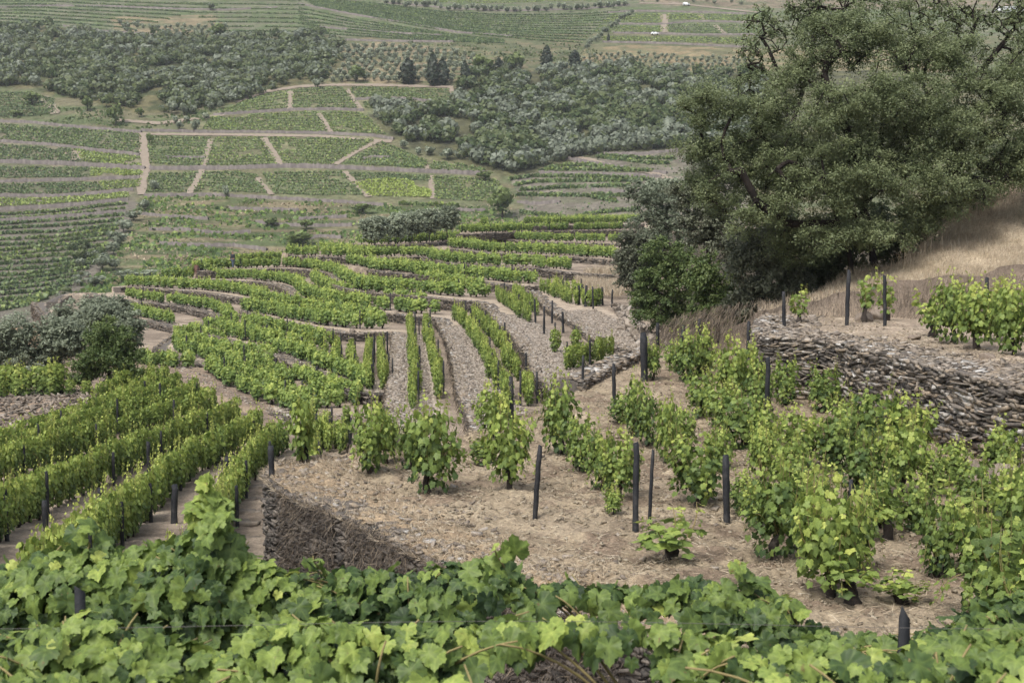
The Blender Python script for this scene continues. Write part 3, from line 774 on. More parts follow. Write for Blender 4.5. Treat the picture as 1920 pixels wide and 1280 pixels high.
FIELDS = [('-60,174 0,174 55,173 98,188', '-60,220 0,220 60,220 103,213', 11, .36, 'green plot at the far left edge below the woodland'),
 ('-60,231 0,233 120,241', '-60,262 0,263 100,270 135,273', 8, .40, 'plot in the top left corner of the left far plots'),
 ('122,241 200,246 262,252', '137,274 180,280 262,288', 8, .42, 'plot beside the upright track, top of the left far plots'),
 ('-60,270 0,272 132,280', '-60,300 0,301 120,305 150,303', 7, .38, 'weedy plot under the second left wall'),
 ('140,280 180,287 262,296', '155,303 200,308 264,314', 7, .62, 'bright green plot beside the upright track'),
 ('-60,312 0,313 165,316', '-60,335 0,336 166,333', 5, .32, 'thin weedy plot at mid height on the left'),
 ('170,316 266,322', '170,332 264,330', 5, .66, 'bright narrow green plot left of the upright track'),
 ('-60,346 0,346 180,343', '-60,364 0,364 100,366 192,358', 5, .40, 'dark green narrow plot on the left'),
 ('186,342 262,338', '196,358 262,352', 4, .58, 'small bright plot ending at the upright track'),
 ('-60,374 0,374 110,373 240,362', '-60,389 0,388 110,383 240,372', 4, .62, 'yellow-green strip above the contour rows'),
 ('450,195 500,177 540,169', '405,214 470,210 540,205', 6, .45, 'small plot left of the highest upright path'),
 ('548,169 600,165 646,164', '548,204 600,203 672,205', 9, .46, 'plot between the two highest paths'),
 ('655,164 760,166 840,168', '668,184 760,184 853,196', 6, .44, 'triangular plot directly under the cypress trees'),
 ('680,192 760,192 850,203', '684,204 720,206 760,206', 3, .40, 'thin green strip touching the right woodland'),
 ('395,221 470,216 550,211 594,211', '380,244 470,246 560,247 616,248', 8, .50, 'wide plot above the long middle wall'),
 ('602,211 640,210 680,213', '624,248 660,250 725,254', 9, .47, 'plot above the long middle wall, next to the woodland'),
 ('278,256 340,257 392,258', '282,308 340,312 380,312', 11, .50, 'plot just right of the upright track'),
 ('400,258 450,258 490,258', '386,311 450,312 522,310', 11, .46, 'wide plot between two slanting paths'),
 ('502,258 600,259 705,263', '534,309 580,310 622,309', 11, .46, 'plot left of the long diagonal path'),
 ('718,266 750,280 800,304', '640,309 720,312 796,317', 10, .47, 'plot with the bow-shaped wall'),
 ('280,325 340,325 374,323', '276,362 320,362 350,362', 8, .44, 'lower plot right of the upright track'),
 ('384,323 440,322 484,330', '362,362 440,362 500,364', 8, .48, 'lower plot with a small olive at its foot'),
 ('492,325 560,322 640,322', '515,366 600,368 684,368', 9, .44, 'lower middle plot left of the diagonal path'),
 ('655,324 720,326 804,331', '668,340 720,338 806,340', 3, .42, 'dark strip above the yellow-green plot'),
 ('664,344 700,337 740,335 772,340 778,352 806,357', '690,368 740,370 808,371', 8, .86, 'bright yellow-green square plot'),
 ('813,332 860,332 930,338', '816,374 880,378 960,382', 10, .45, 'lower plot at the big round tree'),
 ('804,304 850,306 910,318', '808,318 850,322 905,325', 4, .46, 'corner plot under the woodland edge'),
 ('1150,30 1200,28 1242,27', '1130,42 1200,44 1242,44', 5, .60, 'left square of the bright plots near the skyline'),
 ('1250,27 1300,27 1318,29', '1250,38 1290,38 1326,40', 4, .60, 'middle square of the bright plots near the skyline'),
 ('1322,28 1380,29 1430,30', '1330,40 1380,41 1430,42', 4, .50, 'right square of the bright plots near the skyline'),
 ('1125,49 1200,50 1242,51', '1110,62 1200,62 1242,62', 4, .60, 'lower left square of the bright plots near the skyline'),
 ('1250,47 1300,45 1340,47', '1250,62 1300,63 1358,64', 5, .50, 'lower middle square of the bright plots near the skyline'),
 ('1345,47 1390,47 1430,48', '1364,63 1400,64 1430,64', 5, .52, 'lower right square of the bright plots near the skyline'),
 ('1130,69 1260,70 1420,72', '1130,78 1260,80 1420,86', 4, .50, 'green strip over the orange olive orchard'),
 ('740,-6 900,-4 1170,-10', '760,4 900,8 1160,2', 4, .62, 'pale green plot at the very top centre')]
for i, (a, b, n, t, lab) in enumerate(FIELDS): vine_field(a, b, n, 'vines in the ' + lab, t, 300 + i)

def vine_hedge(px, label, rng, group, size=1.0, t=.45):
    G = Geo(); hill_row(A(px) if isinstance(px, str) else px, rng, G, size=size, step=.3, k=3, height=1.1 * size, base_t=t, gap=.08, wid=.12)
    return tag(G.out('vine_row', M_VHILL), label, 'vine row', group, 'thing')

rng = np.random.default_rng(5)
rows = lerp_rows('-60,398 0,398 120,392 240,380', '-60,592 0,588 60,580 110,566', 20)
for i, r in enumerate(rows):
    q = r.copy(); q[:, 1] += 1.5 * np.sin(np.linspace(0, 5, 24) + i); rmax = np.interp(q[:, 1], [390, 440, 490, 545, 590], [238, 228, 200, 152, 85]); q[:, 0] = np.minimum(q[:, 0], rmax) if True else 0
    q[:, 0] = np.linspace(-60, rmax.min(), 24)
    vine_hedge(q, 'contour row of vines on grey soil, across the far lower left slope', rng, 'contour rows on the far left slope', .74, .46)
for px, lab in [('1120,296 1170,302 1220,308 1254,308', 'short green row above the pale slanting track at right'), ('1125,293 1200,299 1265,299', 'row of vines under the pale wall, far right'), ('1022,318 1060,312 1100,311 1160,318 1215,324', 'topmost full row of the pinkish right plot'),
                ('1016,322 1080,319 1140,321 1226,323', 'second row of the pinkish right plot'), ('955,338 1000,332 1080,332 1180,336 1225,340', 'third row of the pinkish right plot, below the dark wall'), ('965,349 1000,343 1080,341 1200,341', 'fourth row of the pinkish right plot'),
                ('975,358 1050,354 1120,351 1180,350', 'fifth row of the pinkish right plot'), ('970,367 1030,368 1100,369 1156,380', 'sixth row of the pinkish right plot, bending down at its end'), ('1110,368 1180,369', 'short row beside the feathery tree'),
                ('975,400 1020,406 1060,410', 'lowest row of the pinkish right plot, left of the crest'), ('1080,408 1130,400 1200,394', 'row rising behind the crest toward the feathery tree'), ('750,384 800,386 860,388', 'thin row below the lowest middle plots')]:
    vine_hedge(px, lab, rng, None, .9, .5)
def hedge_set(top, bot, n, label, group, seed, xs=None):
    rng = np.random.default_rng(seed)
    for r in lerp_rows(top, bot, n): vine_hedge(r, label, rng, group, .62, .36)
hedge_set('560,-4 700,6 830,22 960,28 1080,26 1165,20', '600,16 700,36 800,54 900,68 1000,78 1088,84', 12, 'contour row of vines in the wide terraces at the top centre', 'top centre contour rows', 21)
hedge_set('-60,-4 100,-6 200,0 300,4 420,8', '-60,45 0,46 100,52 200,62 215,66', 9, 'contour row of vines in the top left terraces', 'top left contour rows', 22)
hedge_set('300,-6 420,-4 560,-2', '430,64 520,64 620,66', 8, 'contour row of vines between the top left and top centre', 'top middle contour rows', 23)
hedge_set('560,12 660,34 760,51 860,67 945,76', '560,64 650,70 760,76 850,80 945,82', 7, 'contour row of vines below the slanting dark wall', 'rows below the slanting wall', 24)
# ------------------------------------------------------------------ grape leaves and vines
def leaf_near():                    # five-lobed leaf as a fan
    h = [(0.0, -.06), (.10, -.24), (.34, -.24), (.50, -.02), (.40, .10), (.58, .36), (.36, .38), (.24, .52), (0, .82)]
    o = [h[0]] + h[1:-1] + [h[-1]] + [(-a, b) for a, b in h[1:-1][::-1]]
    V = [(0, .10, .0)] + [(a, b, -.22 * abs(a) - .16 * b * b + .04 * math.sin(9 * a + 5 * b)) for a, b in o]
    n = len(o); F = [(0, 1 + i, 1 + (i + 1) % n) for i in range(n)]
    return np.array(V), [np.array(F)]

def leaf_big(seed):                 # serrated outline, inner ring, gently cupped: for the nearest rows
    rng = np.random.default_rng(seed)
    n = 44; a = np.linspace(-math.pi, math.pi, n, endpoint=False)      # 0 = tip
    r = .50 + .0 * a
    for c, w, g in ((0, .34, .34), (.98, .30, .20), (-.98, .30, .20), (1.95, .34, .06), (-1.95, .34, .06)): r = r + g * np.exp(-((a - c) / w) ** 2)
    r = r * (1 - .75 * np.exp(-((abs(a) - math.pi) / .22) ** 2))
    r = r * (1 + .055 * np.where(np.arange(n) % 2 == 0, 1, -1))
    fold = rng.uniform(-.35, .5); cup = rng.uniform(-.15, .45)
    def z(x, y): return fold * abs(x) - cup * (x * x + (y - .05) ** 2) - .12 * (y - .05) ** 2 + .05 * np.cos(5 * np.arctan2(x, y)) * np.hypot(x, y) * 1.5 + rng.uniform(-.1, .1) * x
    x, y = r * np.sin(a), r * np.cos(a) + .02
    ri = r * .55; xi, yi = ri * np.sin(a), ri * np.cos(a) + .02
    V = np.vstack([[[0, 0, .0]], np.c_[xi, yi, z(xi, yi)], np.c_[x, y, z(x, y) + rng.normal(0, .012, n)]])
    i = np.arange(n); j = (i + 1) % n
    vein = np.zeros(n)
    for c in (0, .98, -.98, 1.95, -1.95): vein[int(np.abs(a - c).argmin())] = 1
    toff = np.concatenate([[.14], .13 * vein - .02, .10 * vein + .02])
    return V, [np.stack([np.zeros(n, int), 1 + i, 1 + j], 1), np.stack([1 + i, 1 + n + i, 1 + n + j, 1 + j], 1)], toff

LEAF_N = leaf_near()
LEAF_M = (np.array([[0, -.22, 0], [.46, -.05, -.1], [.36, .42, -.12], [0, .76, -.1], [-.36, .42, -.12], [-.46, -.05, -.1]]), [np.array([[0, 1, 2, 3], [0, 3, 4, 5]])])
LEAF_F = (np.array([[-.45, -.2, -.08], [.45, -.25, -.08], [.42, .6, -.05], [-.4, .66, -.05]]), [np.array([[0, 1, 2, 3]])])
LEAF_B = [leaf_big(k) for k in range(8)]

def stamp_mix(tmpls, P, N, T, S, tint, rng, G, m=0):
    w = rng.integers(0, len(tmpls), len(P))
    for k, t in enumerate(tmpls):
        q = w == k
        if q.any(): G.add(*stamp(t[0], t[1], P[q], N[q], T[q], S[q], tint[q], t[2]), m=m)

def make_vine(seed, H=1.4, Wd=.6, shoots=11, per=22, ls=.105, lod=0, lean=(0, 0), low=.12, trunk=.32, droop=.25, tb=.0, fill=.0, grad=.34):
    """bush vine: gnarled trunk, shoots, leaves -> (foliage mesh, trunk mesh) of unit size in metres"""
    rng = np.random.default_rng(seed)
    head = np.array([rng.uniform(-.06, .06), rng.uniform(-.06, .06), trunk])
    TG = Geo(); bend = rng.normal(0, .06, 3)
    n = 6; s = np.linspace(0, 1, n)
    tp = np.outer(s, head) + np.outer(np.sin(s * math.pi), [bend[0], bend[1], 0]) - [[0, 0, .08]] * n * (1 - s[:, None])
    TG.add(*tube(tp, np.linspace(.06, .042, n) * rng.uniform(.85, 1.25) * (1 + .15 * rng.normal(0, 1, n)), 7 if lod == 0 else 5), rng.uniform(.3, .7, 1)[0])
    P = []; N = []; T = []; S = []; TI = []
    for a in range(shoots):
        ph = rng.uniform(0, 2 * math.pi); R = Wd / 2 * rng.uniform(.2, 1.25)
        r0 = rng.uniform(.0, .1)
        st = head + [r0 * math.cos(ph), r0 * math.sin(ph), rng.uniform(-.03, .08)]
        if rng.random() < droop:      # a shoot hanging back to the ground
            en = np.array([R * 1.15 * math.cos(ph), R * 1.15 * math.sin(ph), low + rng.uniform(0, .25) * H]); mid = st + [R * .7 * math.cos(ph), R * .7 * math.sin(ph), H * rng.uniform(.2, .5)]
        else:
            hz = H * (1.10 - .48 * rng.random() ** 1.2)
            en = np.array([R * math.cos(ph) + lean[0], R * math.sin(ph) + lean[1], hz]); mid = st + [R * .8 * math.cos(ph), R * .8 * math.sin(ph), (hz - st[2]) * rng.uniform(.3, .6)]
        t = np.linspace(0, 1, 8)[:, None]
        c = (1 - t) ** 2 * st + 2 * t * (1 - t) * mid + t ** 2 * en
        if lod < 2: TG.add(*tube(c, np.linspace(.008, .003, 8), 3 if lod else 4, cap=False), rng.uniform(.5, 1), m=1)
        k = max(3, int(per * rng.uniform(.75, 1.2)))
        tt = np.sort(rng.uniform(.06, 1.03, k))[:, None]
        p = (1 - tt) ** 2 * st + 2 * tt * (1 - tt) * mid + tt ** 2 * en
        az = rng.uniform(0, 2 * math.pi, k); el = rng.uniform(-.6, .6, k)
        dr = np.stack([np.cos(az) * np.cos(el), np.sin(az) * np.cos(el), np.sin(el)], 1)
        out = unit(p * [1, 1, 0] + 1e-4); dr = unit(dr + .6 * out)
        pet = (.10 - .06 * tt ** 2) * rng.uniform(.5, 1.3, (k, 1))
        p = p + dr * pet
        p[:, 2] = np.maximum(p[:, 2], .05)
        nn = unit(out * .75 + dr * .35 + rng.normal(0, .42, (k, 3)) + [0, 0, .55])
        td = unit(dr * .5 + rng.normal(0, .35, (k, 3)) + [0, 0, -.75])
        sz = ls * (1.05 - .62 * tt[:, 0] ** 3) * rng.uniform(.65, 1.3, k)
        ti = .40 + tb + .34 * tt[:, 0] ** 2.5 + (grad - .1) * (p[:, 2] / H - .45) + rng.normal(0, .10, k) + (rng.random(k) < .05) * .25  # young tips yellower; lit tops and shaded bases also put into the tint
        P.append(p); N.append(nn); T.append(td); S.append(sz); TI.append(ti)
    k = int(fill * shoots * per)              # the leafy body of the bush between the shoots
    if k:
        z = low + (H * .82 - low) * rng.random(k) ** .9; az = rng.uniform(0, 6.2832, k); u = z / H
        prof = np.interp(u, [0, .12, .3, .6, .85, 1], [.5, .72, .95, 1.0, .72, .35])
        lump = .72 + .55 * vnoise(az * 1.6 + seed, z * 3.2, seed)
        r = Wd / 2 * prof * lump * rng.uniform(.55, 1.08, k)
        out = np.stack([np.cos(az), np.sin(az), np.zeros(k)], 1)
        P.append(out * r[:, None] + np.stack([lean[0] * u, lean[1] * u, z], 1) + [head[0] * .6, head[1] * .6, 0])
        N.append(unit(out * .85 + rng.normal(0, .38, (k, 3)) + [0, 0, .45])); T.append(unit(out * .3 + rng.normal(0, .4, (k, 3)) + [0, 0, -.85]))
        S.append(ls * rng.uniform(.6, 1.25, k)); TI.append(.38 + tb + grad * (u - .5) + .25 * (lump - 1) + rng.normal(0, .09, k) + (rng.random(k) < .05) * .22)  # lower leaves darker: shade put into the tint by height
    P, N, T, S, TI = map(np.concatenate, (P, N, T, S, TI))
    LG = Geo(); tm = (LEAF_N, LEAF_M, LEAF_F)[lod]
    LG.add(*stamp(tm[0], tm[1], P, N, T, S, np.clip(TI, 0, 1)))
    return LG, TG

def vine_mesh(*a, lod=0, **k):
    LG, TG = make_vine(*a, lod=lod, **k)
    return LG.out('foliage', M_VINE if lod < 2 else M_VFAR, link=False), TG.out('trunk', [M_BARK, M_CANE], link=False)

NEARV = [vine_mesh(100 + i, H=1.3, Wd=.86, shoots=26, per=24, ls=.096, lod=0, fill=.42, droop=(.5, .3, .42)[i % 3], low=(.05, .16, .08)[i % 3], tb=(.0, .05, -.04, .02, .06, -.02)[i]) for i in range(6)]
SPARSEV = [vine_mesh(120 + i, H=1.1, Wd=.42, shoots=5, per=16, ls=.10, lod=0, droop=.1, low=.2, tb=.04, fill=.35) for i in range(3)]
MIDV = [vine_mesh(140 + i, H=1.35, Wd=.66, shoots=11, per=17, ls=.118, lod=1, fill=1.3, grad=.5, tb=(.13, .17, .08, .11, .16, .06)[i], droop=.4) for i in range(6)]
# distant plants: leaves and stem in one small mesh
def far_vine(seed):
    LG, TG = make_vine(seed, H=1.2, Wd=.62, shoots=9, per=12, ls=.14, lod=2, droop=.4, low=.2, fill=1.5, grad=.5, tb=.03 * (seed % 4) - .03)
    n = LG.n
    for f in TG.F:
        for a, mm in zip(TG.F[f], TG.M[f]): LG.F.setdefault(f, []).append(a + n); LG.M.setdefault(f, []).append(np.full(len(a), 1))
    LG.V += TG.V; LG.T += TG.T; LG.n += TG.n
    return LG.out('grapevine', [M_VFAR, M_BARK], link=False)
FARV = [far_vine(160 + i) for i in range(8)]

def link(name, me, parent=None, loc=None, rz=0, sc=None):
    o = bpy.data.objects.new(name, me); COL.objects.link(o)
    if parent is not None: o.parent = parent
    if loc is not None: o.location = loc
    o.rotation_euler = (0, 0, rz)
    if sc is not None: o.scale = sc
    return o

def post_mesh(seed, h, w, d):
    rng = np.random.default_rng(seed)
    n = 9; z = np.linspace(-.25, h, n); G = Geo()
    V = []
    for i, q in enumerate(z):
        k = (1.0 if i < n - 1 else .8) * rng.uniform(.92, 1.06)
        dx, dy = rng.normal(0, .006, 2)
        for a, b in ((-1, -1), (1, -1), (1, 1), (-1, 1)):
            V.append((a * w / 2 * k + dx, b * d / 2 * k + dy, q + (rng.uniform(-.035, .03) if i == n - 1 else 0)))
    F = [(i * 4 + j, i * 4 + (j + 1) % 4, i * 4 + 4 + (j + 1) % 4, i * 4 + 4 + j) for i in range(n - 1) for j in range(4)] + [((n - 1) * 4, (n - 1) * 4 + 1, (n - 1) * 4 + 2, (n - 1) * 4 + 3)]
    G.add(V, np.array(F), np.repeat(rng.uniform(.2, .6, n), 4)); return G.out('vineyard_post', M_POST, link=False)
POSTS = [post_mesh(i, 1.2, .085 + .02 * (i % 2), .05) for i in range(5)]

# ------------------------------------------------------------------ rows on the terraces
prng = np.random.default_rng(99)
GROUP_ROWS = 'rows of vines on the terraces'
def vine_row(level, px, label, lod=2, sp=1.0, posts=6, h=1.0, gap=.06, jitter=.12, fn=None, cat='vine row', ys=None):
    a = A(px) if isinstance(px, str) else px
    p = onz(a[:, 0], a[:, 1], level)[:, :2] if level is not None else fn(a)
    p = resample(chaikin(p, 2), sp)
    if len(p) < 2: return
    root = empty('vine_row', (*p[len(p) // 2], (-level if level is not None else gz(*p[len(p) // 2]))))
    tag(root, label, cat, GROUP_ROWS)
    o = np.array(root.location)
    tg = np.gradient(p, axis=0); rzs = np.arctan2(tg[:, 1], tg[:, 0])
    zz = ground(p[:, 0], p[:, 1])
    if level is not None: zz = np.maximum(zz, -level - .08)
    for i, q in enumerate(p):
        if prng.random() < gap * .5: continue
        q3 = np.array([q[0] + prng.normal(0, jitter), q[1] + prng.normal(0, jitter), zz[i] - .02]) - o
        s = h * prng.uniform(.90, 1.10); w = prng.uniform(.9, 1.15)
        if lod == 2: link('grapevine', FARV[prng.integers(0, len(FARV))], root, q3, rzs[i] + prng.integers(0, 2) * math.pi + prng.normal(0, .2), (1.25 * w * s, .92 * w * s, 1.05 * s))
        else:
            f, t = MIDV[prng.integers(0, len(MIDV))]; rz = rzs[i] + prng.integers(0, 2) * math.pi + prng.normal(0, .25)
            v = empty('grapevine', q3, rz); v.parent = root; v.scale = (1.15 * w * s, (ys or .56) * w * s, s)
            link('foliage', f, v); link('trunk', t, v)
        if posts and i % posts == posts // 2:
            link('post', POSTS[prng.integers(0, 5)], root, q3 + [prng.normal(0, .1) + .25, -.25, 0], prng.uniform(-.5, .5), (.85, .85, prng.uniform(.85, 1.12)))
    return root

ROWS = [
 (3.05, '1024,421 1100,419 1200,416', 'highest vine row, on the crest left of the feathery tree'),
 (3.05, '1060,416 1120,414.5 1200,413', 'short vine row against the skyline of the terraced spur'),
 (3.7, '884,437 940,435.5 1000,433 1080,432 1165,430', 'second vine row from the crest, right of the clipped olives'),
 (3.7, '950,430 1020,428 1080,426.5 1180,425', 'vine row tucked behind the second row from the crest'),
 (4.6, '668,458 727,457.5 770,456 809,454 865,448.5 936,446.5 1000,452 1080,453 1160,454', 'long vine row whose left end stands under the clipped olive trees'),
 (4.9, '846,464 890,468 934,473.5 1007,476 1060,478 1111,482 1150,485', 'vine row ending at the grey wall beside the round dark shrub'),
 (5.4, '544,477.5 590,480 640,481 686,482 769,480 800,481 825,488 852,493 900,496 936,497.5 1011,501 1069,506', 'very long vine row whose left tip stands alone above the worker in blue'),
 (6.0, '694,505 748,509 790,514 852,520 936,526 960,531 1000,531', 'vine row with the pale walk and dark post at its right end'),
 (6.6, '437,493 490,489 545,485 600,490 650,497 700,503', 'upper vine row on the left shoulder, beside the standing worker'),
 (6.6, '384,504.5 440,503 490,501.5 521,500.5 563,501.5 602,507 628,512 640,520 652,530 671,539 700,541 740,546 780,549 811,551 863,557 912,557', 'long bent vine row running from the horse down to the paired rows'),
 (6.6, '655,508 700,514 750,522 800,530 850,538 900,545', 'inner vine row behind the long bent row'),
 (7.3, '311,521.5 350,521 386,521 430,523 469,524.5 511,527.5 545,533 562,540 566,551 582,561 617,568 650,575 690,579 730,583 770,587 812,589', 'bent vine row two terraces above the large rock, passing the gully'),
 (7.3, '588,527 605,540 630,551 665,559 700,564 740,569 790,574', 'inner vine row beside the gully bend'),
 (7.8, '240,536.5 280,538 323,541 386,544.5 430,548.5 466,553 490,566', 'vine row on the left shoulder ending in the gully, fourth walk from the top'),
 (7.8, '462,582 498,588 523,594 560,602 594,607 625,612 670,615 717,616', 'vine row just behind the white-topped rock'),
 (7.8, '480,562 520,573 560,582 610,593 660,600 714,606', 'inner vine row above the white-topped rock'),
 (8.3, '238,559 290,566 340,571 370,577 398,583 420,589 432,596', 'vine row on the left shoulder behind the olive bushes'),
 (8.3, '390,616 417,620 440,627 470,635 500,642 530,649 560,654 590,653 616,649', 'vine row right of the wall corner, on the fourth walk up'),
 (8.3, '420,604 460,610 510,620 560,631 612,640', 'inner vine row right of the gully, fourth walk up'),
 (8.8, '246,587 275,595 302,602 319,607', 'short vine row behind the biggest olive bush'),
 (8.8, '330,655 353,664 377,671 412,680 436,685 470,687 505,688', 'front vine row below the stone steps'),
 (8.8, '335,642 370,652 410,661 450,668 490,674 522,677', 'middle vine row below the stone steps'),
 (8.8, '330,632 370,630 395,641 440,650 480,657 515,664', 'back vine row below the stone steps'),
 (9.2, '270,712 300,714 330,715 372,712', 'short vine row right of the bright green bush'),
 (9.2, '282,697 320,699 352,700', 'short vine row half hidden by the bright green bush')]
F1 = A('393,716 420,733 455,742 491,757 527,762 559,775 600,781 640,780'); B1 = A('500,690 530,693 560,702 587,714 612,726 635,737 660,748 690,765')
for i, w in enumerate(('front', 'second', 'third', 'back')):
    ROWS.append((9.2, F1 + (B1 - F1) * (i / 3.0), w + ' row of the four-row vine plot under the stone steps'))
for lv, px, lab in ROWS: vine_row(lv, px, lab, lod=2, sp=.58, posts=12, h=1.0 if lv < 6.2 else .97 if lv < 8 else .84)

# single vines and receding columns on the rubble-strip terraces
COLS = [(8.3, '664,712 662,690 660,672', 'receding line of vines left of the leftmost rubble strip, second from it', 1.0), (8.3, '691,731 692,700 693,662', 'tall receding line of vines, next to the leftmost rubble strip but one', .9), (8.3, '717,730 717,700 715,660', 'receding line of vines hugging the leftmost rubble strip', .9), (8.3, '632,697 631,680 631,668', 'short receding line of vines farthest left of the rubble strips', 1.0),
 (7.8, '773,768 778,740 779,714 774,674 770,641 768,615', 'left of two receding vine rows between the two left rubble strips', .95), (7.8, '823,745 818,718 812,690 806,660 802,637 799,617', 'right of two receding vine rows between the two left rubble strips', .95),
 (7.3, '855,599 871,615 884,635 900,660 911,677 917,690 926,715 942,737 955,760', 'long vine row on the right edge of the middle rubble strip', .9), (7.3, '884,602 908,621 926,639 940,660', 'vine row under the wall of the fourth rubble strip', .95), (7.3, '951,683 962,703 970,712', 'three vines standing apart between two rubble strips', .8), (7.3, '982,742 990,750 996,760', 'pair of vines at the near end of the terrace right of the middle rubble strip', .8),
 (6.6, '932,562 957,580 975,597 994,604', 'vine row right of the third rubble strip, by the row of bare posts', .95), (6.6, '966,559 986,578 1004,590', 'second vine row right of the third rubble strip', .95), (6.6, '1066,695 1090,688 1110,683 1138,672', 'low clump of vines above the grey wall at the edge of the knoll', .8),
 (6.3, '1016,548 1034,554 1054,564 1074,571 1092,574', 'vine row with posts beside the patch of yellow grass', .95), (6.3, '1040,546 1070,553 1088,560', 'back vines beside the patch of yellow grass', 1.0), (6.3, '1107,575 1120,574', 'two small vines between bare posts near the yellow grass', 1.2)]
for lv, px, lab, sp in COLS:
    vine_row(lv, px, lab, lod=1, sp=sp, posts=5, h=.92, gap=.03, ys=.5, jitter=.06)
for px, lv, lab in [('583,674', 8.3, 'small round vine alone on the walk, left of its twin'), ('607,678', 8.3, 'small round vine alone on the walk, right of its twin'), ('1042,662', 6.6, 'little vine between bare posts on the third terrace'), ('1080,662', 6.6, 'little vine against the rubble wall beside flat stones')]:
    a = A(px)[0]; q = onz(*a, lv); f, t = MIDV[prng.integers(0, 6)]
    v = empty('grapevine', q, prng.uniform(0, 6)); v.scale = (.75, .75, .95); tag(v, lab, 'vine', 'single vines on the terraces'); link('foliage', f, v); link('trunk', t, v)

# ------------------------------------------------------------------ the left vineyard: long leafy rows on the low ground
def low_ground(a):
    d = ray(a[:, 0], a[:, 1]); d = d / d[:, 1:2]
    ysn = np.arange(18, 90, .25); res = []
    for q in d:
        f = q[2] * ysn - ground(q[0] * ysn, ysn, micro=False); k = int((f < 0).argmax()); res.append(q * ysn[max(k, 1)])
    return np.array(res)[:, :2]
OUT = A('395,1060 430,965 453,927 485,885 510,862 531,846')
IN = A('-330,1000 -150,940 0,880 60,858 120,838 190,812')
MIDR = [A('335,1210 395,1060 430,965 453,927 485,885 510,862 531,846'), A('170,1085 290,985 330,962 394,915 440,880 476,850 497,830'), A('40,1090 190,985 260,940 330,900 400,865 452,836 470,815'),
        A('-110,1085 60,990 150,945 240,905 320,868 390,838 440,815 452,795'), A('-120,1000 0,950 90,915 180,880 265,848 340,822 395,803 424,786'), A('-430,1085 -140,955 -20,915 60,890 140,862 220,835 300,812 370,795 400,778'),
        A('-380,985 -160,915 -40,885 30,868 100,846 170,825 240,803 310,786 366,765'), A('40,850 110,828 170,808 230,790 290,775 335,752'), A('205,790 240,775 280,758 312,738'), A('190,770 215,757 250,742 290,728')]
_a, _b = resample(MIDR[0], n=30), resample(MIDR[5], n=30)
MIDR = [_a + (_b - _a) * t for t in (0, .34, .68)] + MIDR[5:]
LLAB = ['vine row nearest the stone steps of the passage, ending at the low grey wall', 'second vine row left of the passage with stone steps', 'third vine row left of the passage', 'fourth vine row left of the passage, passing just under the shaly bank', 'fifth vine row left of the passage, at the foot of the shaly bank', 'vine row starting at the post below the shaly bank', 'short vine row below the bright green bush', 'shortest vine row, right beside the bright green bush']
for r, lab in zip(MIDR, LLAB): vine_row(None, r, lab, lod=1, sp=.58, posts=10, h=1.1, gap=.02, jitter=.05, ys=.55, fn=low_ground)
for r, lab in [(A('575,868 582,845 590,822'), 'short receding vine row behind a leaning post, left of the knoll'), (A('633,850 640,830 650,812'), 'short receding vine row touching the knoll edge'), (A('608,845 612,825'), 'pair of vines between two receding rows at the knoll')]:
    vine_row(None, r, lab, lod=1, sp=.9, posts=3, h=1.0, gap=0, fn=low_ground)
vine_row(LB_H, '-60,749 0,747 30,745 60,744 104,742', 'full dark green vine row on top of the shaly bank', lod=1, sp=.42, posts=0, h=1.18, gap=0)
vine_row(LB_H, '128,742 160,740', 'small yellowish vines between the shaly bank and the green bush', lod=1, sp=.8, posts=0, h=.6, gap=0)
